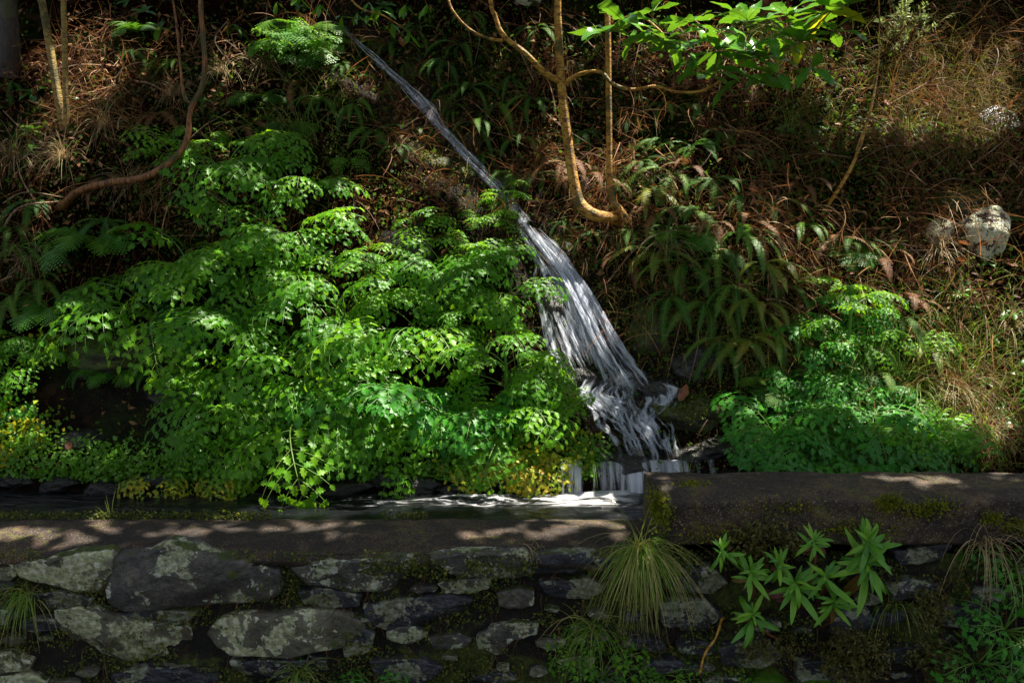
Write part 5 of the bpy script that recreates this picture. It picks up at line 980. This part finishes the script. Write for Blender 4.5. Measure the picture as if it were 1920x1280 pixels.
for k, (px, py, n_, m_) in enumerate([(1835, 815, 90, 'grass_dry'), (1790, 740, 70, 'grass_dry'), (1720, 740, 60, 'grass'), (1105, 862, 40, 'fern_bright'), (240, 350, 60, 'grass_dry'), (30, 300, 80, 'grass_dry'), (120, 300, 80, 'grass_dry'), (60, 500, 60, 'grass_dry'), (560, 250, 60, 'grass'), (1480, 240, 50, 'grass'),
                                      (500, 130, 90, 'grass_dry'), (330, 180, 80, 'grass_dry'), (1700, 250, 60, 'grass'), (1250, 470, 50, 'grass_dry'), (1600, 560, 60, 'grass'), (1890, 620, 60, 'grass_dry'), (200, 240, 80, 'grass_dry'), (420, 140, 60, 'grass_dry'), (950, 650, 30, 'grass'), (1760, 480, 60, 'grass_dry')]):
    o = tuft(0, 0, 0, n_, (.10, .30), M[m_], 'x', 30 + k, 1, .5, P0=hit(px, py) + np.array([0, 0, .01]), grav=2.2); o['group'] = 'grass tufts on the bank'
    later(o, ('pale dry' if m_ == 'grass_dry' else 'green') + ' drooping grass tuft', 'grass tuft', 'grass tufts on the bank', px, py)
n = 1500; px = rng.uniform(-20, 1930, n); py = rng.uniform(1050, 1285, n); P = at(px, py, YF - .0); d = rng.normal(size=(n, 3)) * .5 + np.array([0, -.35, -.8])
V, F, R_ = strands(P, d, rng.uniform(.02, .13, n), rng.uniform(.001, .0022, n), 5, .8, rng.random(n) * .7, .8, 88); tag(link('rootlets', mesh('rootlets', V, F, M['straw'], {'rnd': R_})), 'fine brown rootlets and dead grass hanging in the joints of the stone wall', 'rootlets', None, 'stuff')
# sprigs of brownish stonecrop-like growth on the wall
def sprig(px, py, rx, ry, n, label, seed):
    r = np.random.default_rng(seed); mb = MB(); c = at(px, py, YF - .01)
    for k in range(n):
        a = r.uniform(0, 6.28); q = r.random() ** .5; p = np.array([math.cos(a) * q * rx, r.uniform(-.05, .0), math.sin(a) * q * ry]) / FPX * np.array([3.3, FPX, 3.3])
        d = nrm(r.normal(size=3) * .7 + np.array([0, -.6, .5])); e = p + d * r.uniform(.015, .035); V, F = tube([p, (p + e) / 2 + r.normal(size=3) * .002, e], [.0008, .0007, .0005], 3); mb.add(V, F, 0)
        for j in range(5):
            s_ = .004 + .004 * r.random(); t = nrm(r.normal(size=3) + d * .7); u = nrm(np.cross(t, d + .01)); b = p + (e - p) * (.3 + .7 * j / 4)
            mb.add(np.array([b, b + t * s_ + u * s_ * .5, b + t * s_ * 2, b + t * s_ - u * s_ * .5]), np.array([(0, 1, 2, 3)]), 0, r.random())
    return tag(link('sprig_clump', mb.build('sprig_clump', M['sedum']), None, tuple(c)), label, 'sprig clump', 'brownish sprig clumps on the wall')
sprig(1430, 1015, 74, 46, 420, 'brownish green sprig clump under the block beside the yellow-green shoot', 1)
sprig(1595, 1225, 70, 56, 420, 'brownish green sprig clump low on the wall under the drooping shoots', 2)
sprig(1735, 1135, 40, 40, 220, 'reddish green sprig clump between the shoots and the dry tuft', 3)
sprig(1440, 1210, 60, 24, 140, 'thin olive sprig clump under the lowest shoot', 4)
sprig(1740, 1225, 50, 30, 120, 'thin olive sprig clump at the lower right of the wall', 5)
# celery plants on the wall foot
def wall_plant(px, py, n_, s_, ms, label, az=(-90, 150), tilt=.7): return put_plant('celery_plant', ms, px, py, n_, s_, az, tilt, None, 'plant', 'celery-like plants on the wall', P0=at(px, py, YF - .0), label=label)
wall_plant(700, 1285, 9, 0.63, FRS[1::2], 'blue-green celery-like plant at the bottom edge left of centre')
wall_plant(1130, 1265, 10, 0.71, FRS[0::2], 'bright green celery-like plant under the big grass tuft')
wall_plant(1080, 1225, 7, 0.55, FRS[0::2], 'small light green celery-like plant left of the big grass tuft foot')
wall_plant(1245, 1260, 8, 0.55, FRS[0::2], 'small celery-like plant right of the big grass tuft foot')
wall_plant(1215, 1030, 7, 0.29, FRS[0::2], 'tiny light green celery-like plant crowning the big grass tuft')
wall_plant(1880, 1180, 11, 1.05, FRS[1::2], 'dark celery-like plant at the lower right corner of the wall')
wall_plant(1900, 1060, 8, 0.76, FRS[1::2], 'dark celery-like plant under the right end of the block')
wall_plant(1830, 1240, 8, 0.76, FRS[1::2], 'dark celery-like plant at the bottom edge lower right')
wall_plant(1370, 1290, 7, 0.46, FRS[0::2], 'small celery-like plant at the bottom below the orange-brown twig')

# ------------------------------------------------------------------ unseen tree crowns, leaves placed along sun rays to shape the dappled light
LIGHT = [(800, 210, 40, 50, .7), (700, 110, 40, 40, .7), (900, 320, 40, 40, .6), (1160, 900, 110, 18, .6), (1840, 440, 60, 60, .9), (1760, 440, 40, 40, .8), (1030, 500, 50, 60, .6), (700, 490, 60, 40, .9), (760, 560, 130, 50, .8), (690, 620, 110, 60, .95), (530, 700, 90, 60, .8), (640, 760, 200, 100, .62), (480, 600, 200, 90, .5), (560, 480, 140, 60, .55), (880, 540, 80, 60, .6), (900, 430, 40, 40, .7), (450, 830, 200, 70, .6), (620, 870, 200, 40, .7), (440, 280, 100, 40, .5),
         (960, 620, 70, 40, .65), (1080, 660, 60, 30, .95), (950, 740, 60, 60, .5), (1090, 760, 40, 50, .8), (890, 880, 90, 30, .95), (1000, 870, 70, 40, .9), (1080, 870, 40, 40, .9), (1000, 935, 220, 20, .6), (620, 950, 180, 16, .7), (1100, 580, 60, 80, .9), (1150, 770, 50, 40, .85), (1190, 820, 60, 40, .5), (1060, 460, 40, 40, .35),
         (450, 990, 130, 10, .9), (40, 1005, 110, 20, .6), (170, 985, 80, 8, .5), (960, 1000, 120, 14, .75), (1110, 978, 70, 14, .85), (310, 1008, 90, 12, .4), (620, 1002, 60, 10, .5),
         (1245, 912, 34, 14, 1), (1730, 903, 60, 10, .8), (1870, 905, 40, 5, .3), (1350, 60, 160, 60, .9), (1500, 60, 130, 90, 1), (1200, 60, 100, 60, .7), (1700, 50, 60, 50, .9), (1800, 150, 160, 90, .45), (1800, 490, 170, 60, 1), (1660, 520, 130, 60, .9), (1860, 640, 130, 80, .75), (1590, 200, 80, 50, .5), (1700, 650, 100, 60, .5), (1560, 440, 80, 40, .7),
         (1400, 440, 90, 70, .9), (1480, 500, 80, 60, .7), (1270, 340, 80, 100, .65), (1380, 540, 60, 60, .35), (1620, 560, 90, 50, .5), (1560, 700, 110, 50, .4), (1700, 780, 110, 70, .45), (1800, 760, 110, 60, .5), (1880, 840, 80, 40, .6), (1330, 790, 60, 40, .6), (1560, 790, 150, 60, .55), (1500, 840, 80, 30, .4),
         (200, 60, 130, 50, .9), (140, 120, 80, 60, .8), (470, 120, 90, 60, .6), (100, 240, 90, 50, .5), (60, 380, 80, 50, .6), (170, 440, 60, 40, .65), (590, 80, 70, 60, .6), (430, 150, 70, 40, .35), (700, 400, 60, 40, .7), (750, 330, 70, 50, .4), (840, 300, 40, 20, .6), (1055, 250, 40, 120, .55), (1140, 320, 40, 80, .5), (1060, 60, 40, 60, .5), (1000, 60, 60, 40, .4), (60, 750, 90, 60, .3), (80, 640, 40, 20, .6), (150, 880, 120, 30, .5), (1040, 410, 60, 40, .4), (920, 330, 60, 40, .6), (1200, 1060, 60, 60, .2)]
LIGHT = [(a, b_, c * 1.12, d_ * 1.12, min(1, e * (.86 if 250 < a < 950 and b_ > 420 else 1.35))) if b_ < 880 else (a, b_, c, d_, e) for a, b_, c, d_, e in LIGHT]
LIGHT = [(a, b_, c, d_, e * (.5 if (b_ < 260 and not 600 < a < 950) else .8 if a > 1280 and b_ < 700 else 1)) for a, b_, c, d_, e in LIGHT]
n = 72000; X = rng.uniform(-4.6, 4.6, n); Y = rng.uniform(2.2, 8.6, n)
S = np.where(Y < 3.72, np.where(X > .53, .70, .50), np.where(Y < 4.2, .44, np.maximum(H(X, Y), .44) + np.where(Y > 4.3, .12, 0)))
T0 = np.stack([X, Y, S], 1); pp = proj(T0); b = gauss(pp[:, 0], pp[:, 1], LIGHT, 1.3)
hz = rng.uniform(0, 1.5, n); base = np.maximum(4.6, H(X + 1.5, Y + .6) + 1.0) ; tt = (base + hz - S) / SUN[2]; Cc = T0 + SUN * tt[:, None]
dap = vn(X * 4.5, Y * 4.5, 91) * .6 + vn(X * 11, Y * 11, 95) * .4
open_ = b * 1.35 + (dap - .5) * 1.1 * np.clip(b * 2.2, 0, 1); keepp = rng.random(n) > np.clip((open_ - .14) / .12, 0, 1)  # crown leaves dropped wherever the ground below is meant to be sunlit
keepp &= rng.random(n) < np.where(b < .1, .9, .48)
for ax_, ay_, aY, ar_ in [(1350, 80, Dt - .3, .15), (1440, 100, Dt - .4, .14), (1490, 40, Dt - .42, .17), (1560, 40, Dt - .48, .15), (1240, 60, Dt - .25, .13), (1300, 40, Dt - .3, .11), (1160, 50, Dt - .2, .12), (1058, 240, Dt, .10), (1080, 340, Dt, .09), (1142, 300, D0, .08), (705, 40, 5.5, .12), (985, 100, Dt - .1, .08), (350, 250, DR - .15, .10), (110, 140, DS, .10)]:
    A = at(ax_, ay_, aY); rel = Cc - A; dist = np.linalg.norm(np.cross(rel, SUN), axis=1); keepp &= ~((dist < ar_ * (.7 + .6 * vn(rel[:, 0] * 7, rel[:, 1] * 7, 3))) & (rel @ SUN > 0))
Cc = Cc[keepp]; bk = b[keepp]; n = len(Cc)
d = nrm(rng.normal(size=(n, 3)) * np.array([1, 1, .5])); up_ = nrm(np.array([0, 0, 1.]) + rng.normal(size=(n, 3)) * .4); s_ = nrm(np.cross(d, up_)); l = (rng.uniform(.09, .14, n) * np.where(bk < .06, 1.5, 1))[:, None]
Vc = np.stack([Cc, Cc + d * l * .5 - s_ * l * .24, Cc + d * l, Cc + d * l * .5 + s_ * l * .24], 1)
owners = [(tw, Vector((.6, 6.0, 0))), (sp, Vector((-2.6, 7.3, 0))), (cb, Vector((-1.3, 6.6, 0))), (ln_, Vector((2.6, 6.8, 0)))]
ow = np.argmin(np.stack([np.hypot(Cc[:, 0] - v.x, Cc[:, 1] - v.y) for _, v in owners]), 0)
for k, (t, _) in enumerate(owners):
    V = Vc[ow == k].reshape(-1, 3); 
    if not len(V): continue
    m_ = len(V) // 4; i = np.arange(m_)[:, None] * 4; F = i + np.array([[0, 1, 2, 3]]); wparent(link('shade_crown', mesh('shade_crown', V, F, M['shade_crown'], {'rnd': np.repeat(rng.random(m_), 4)}, False)), t)

finish_labels()
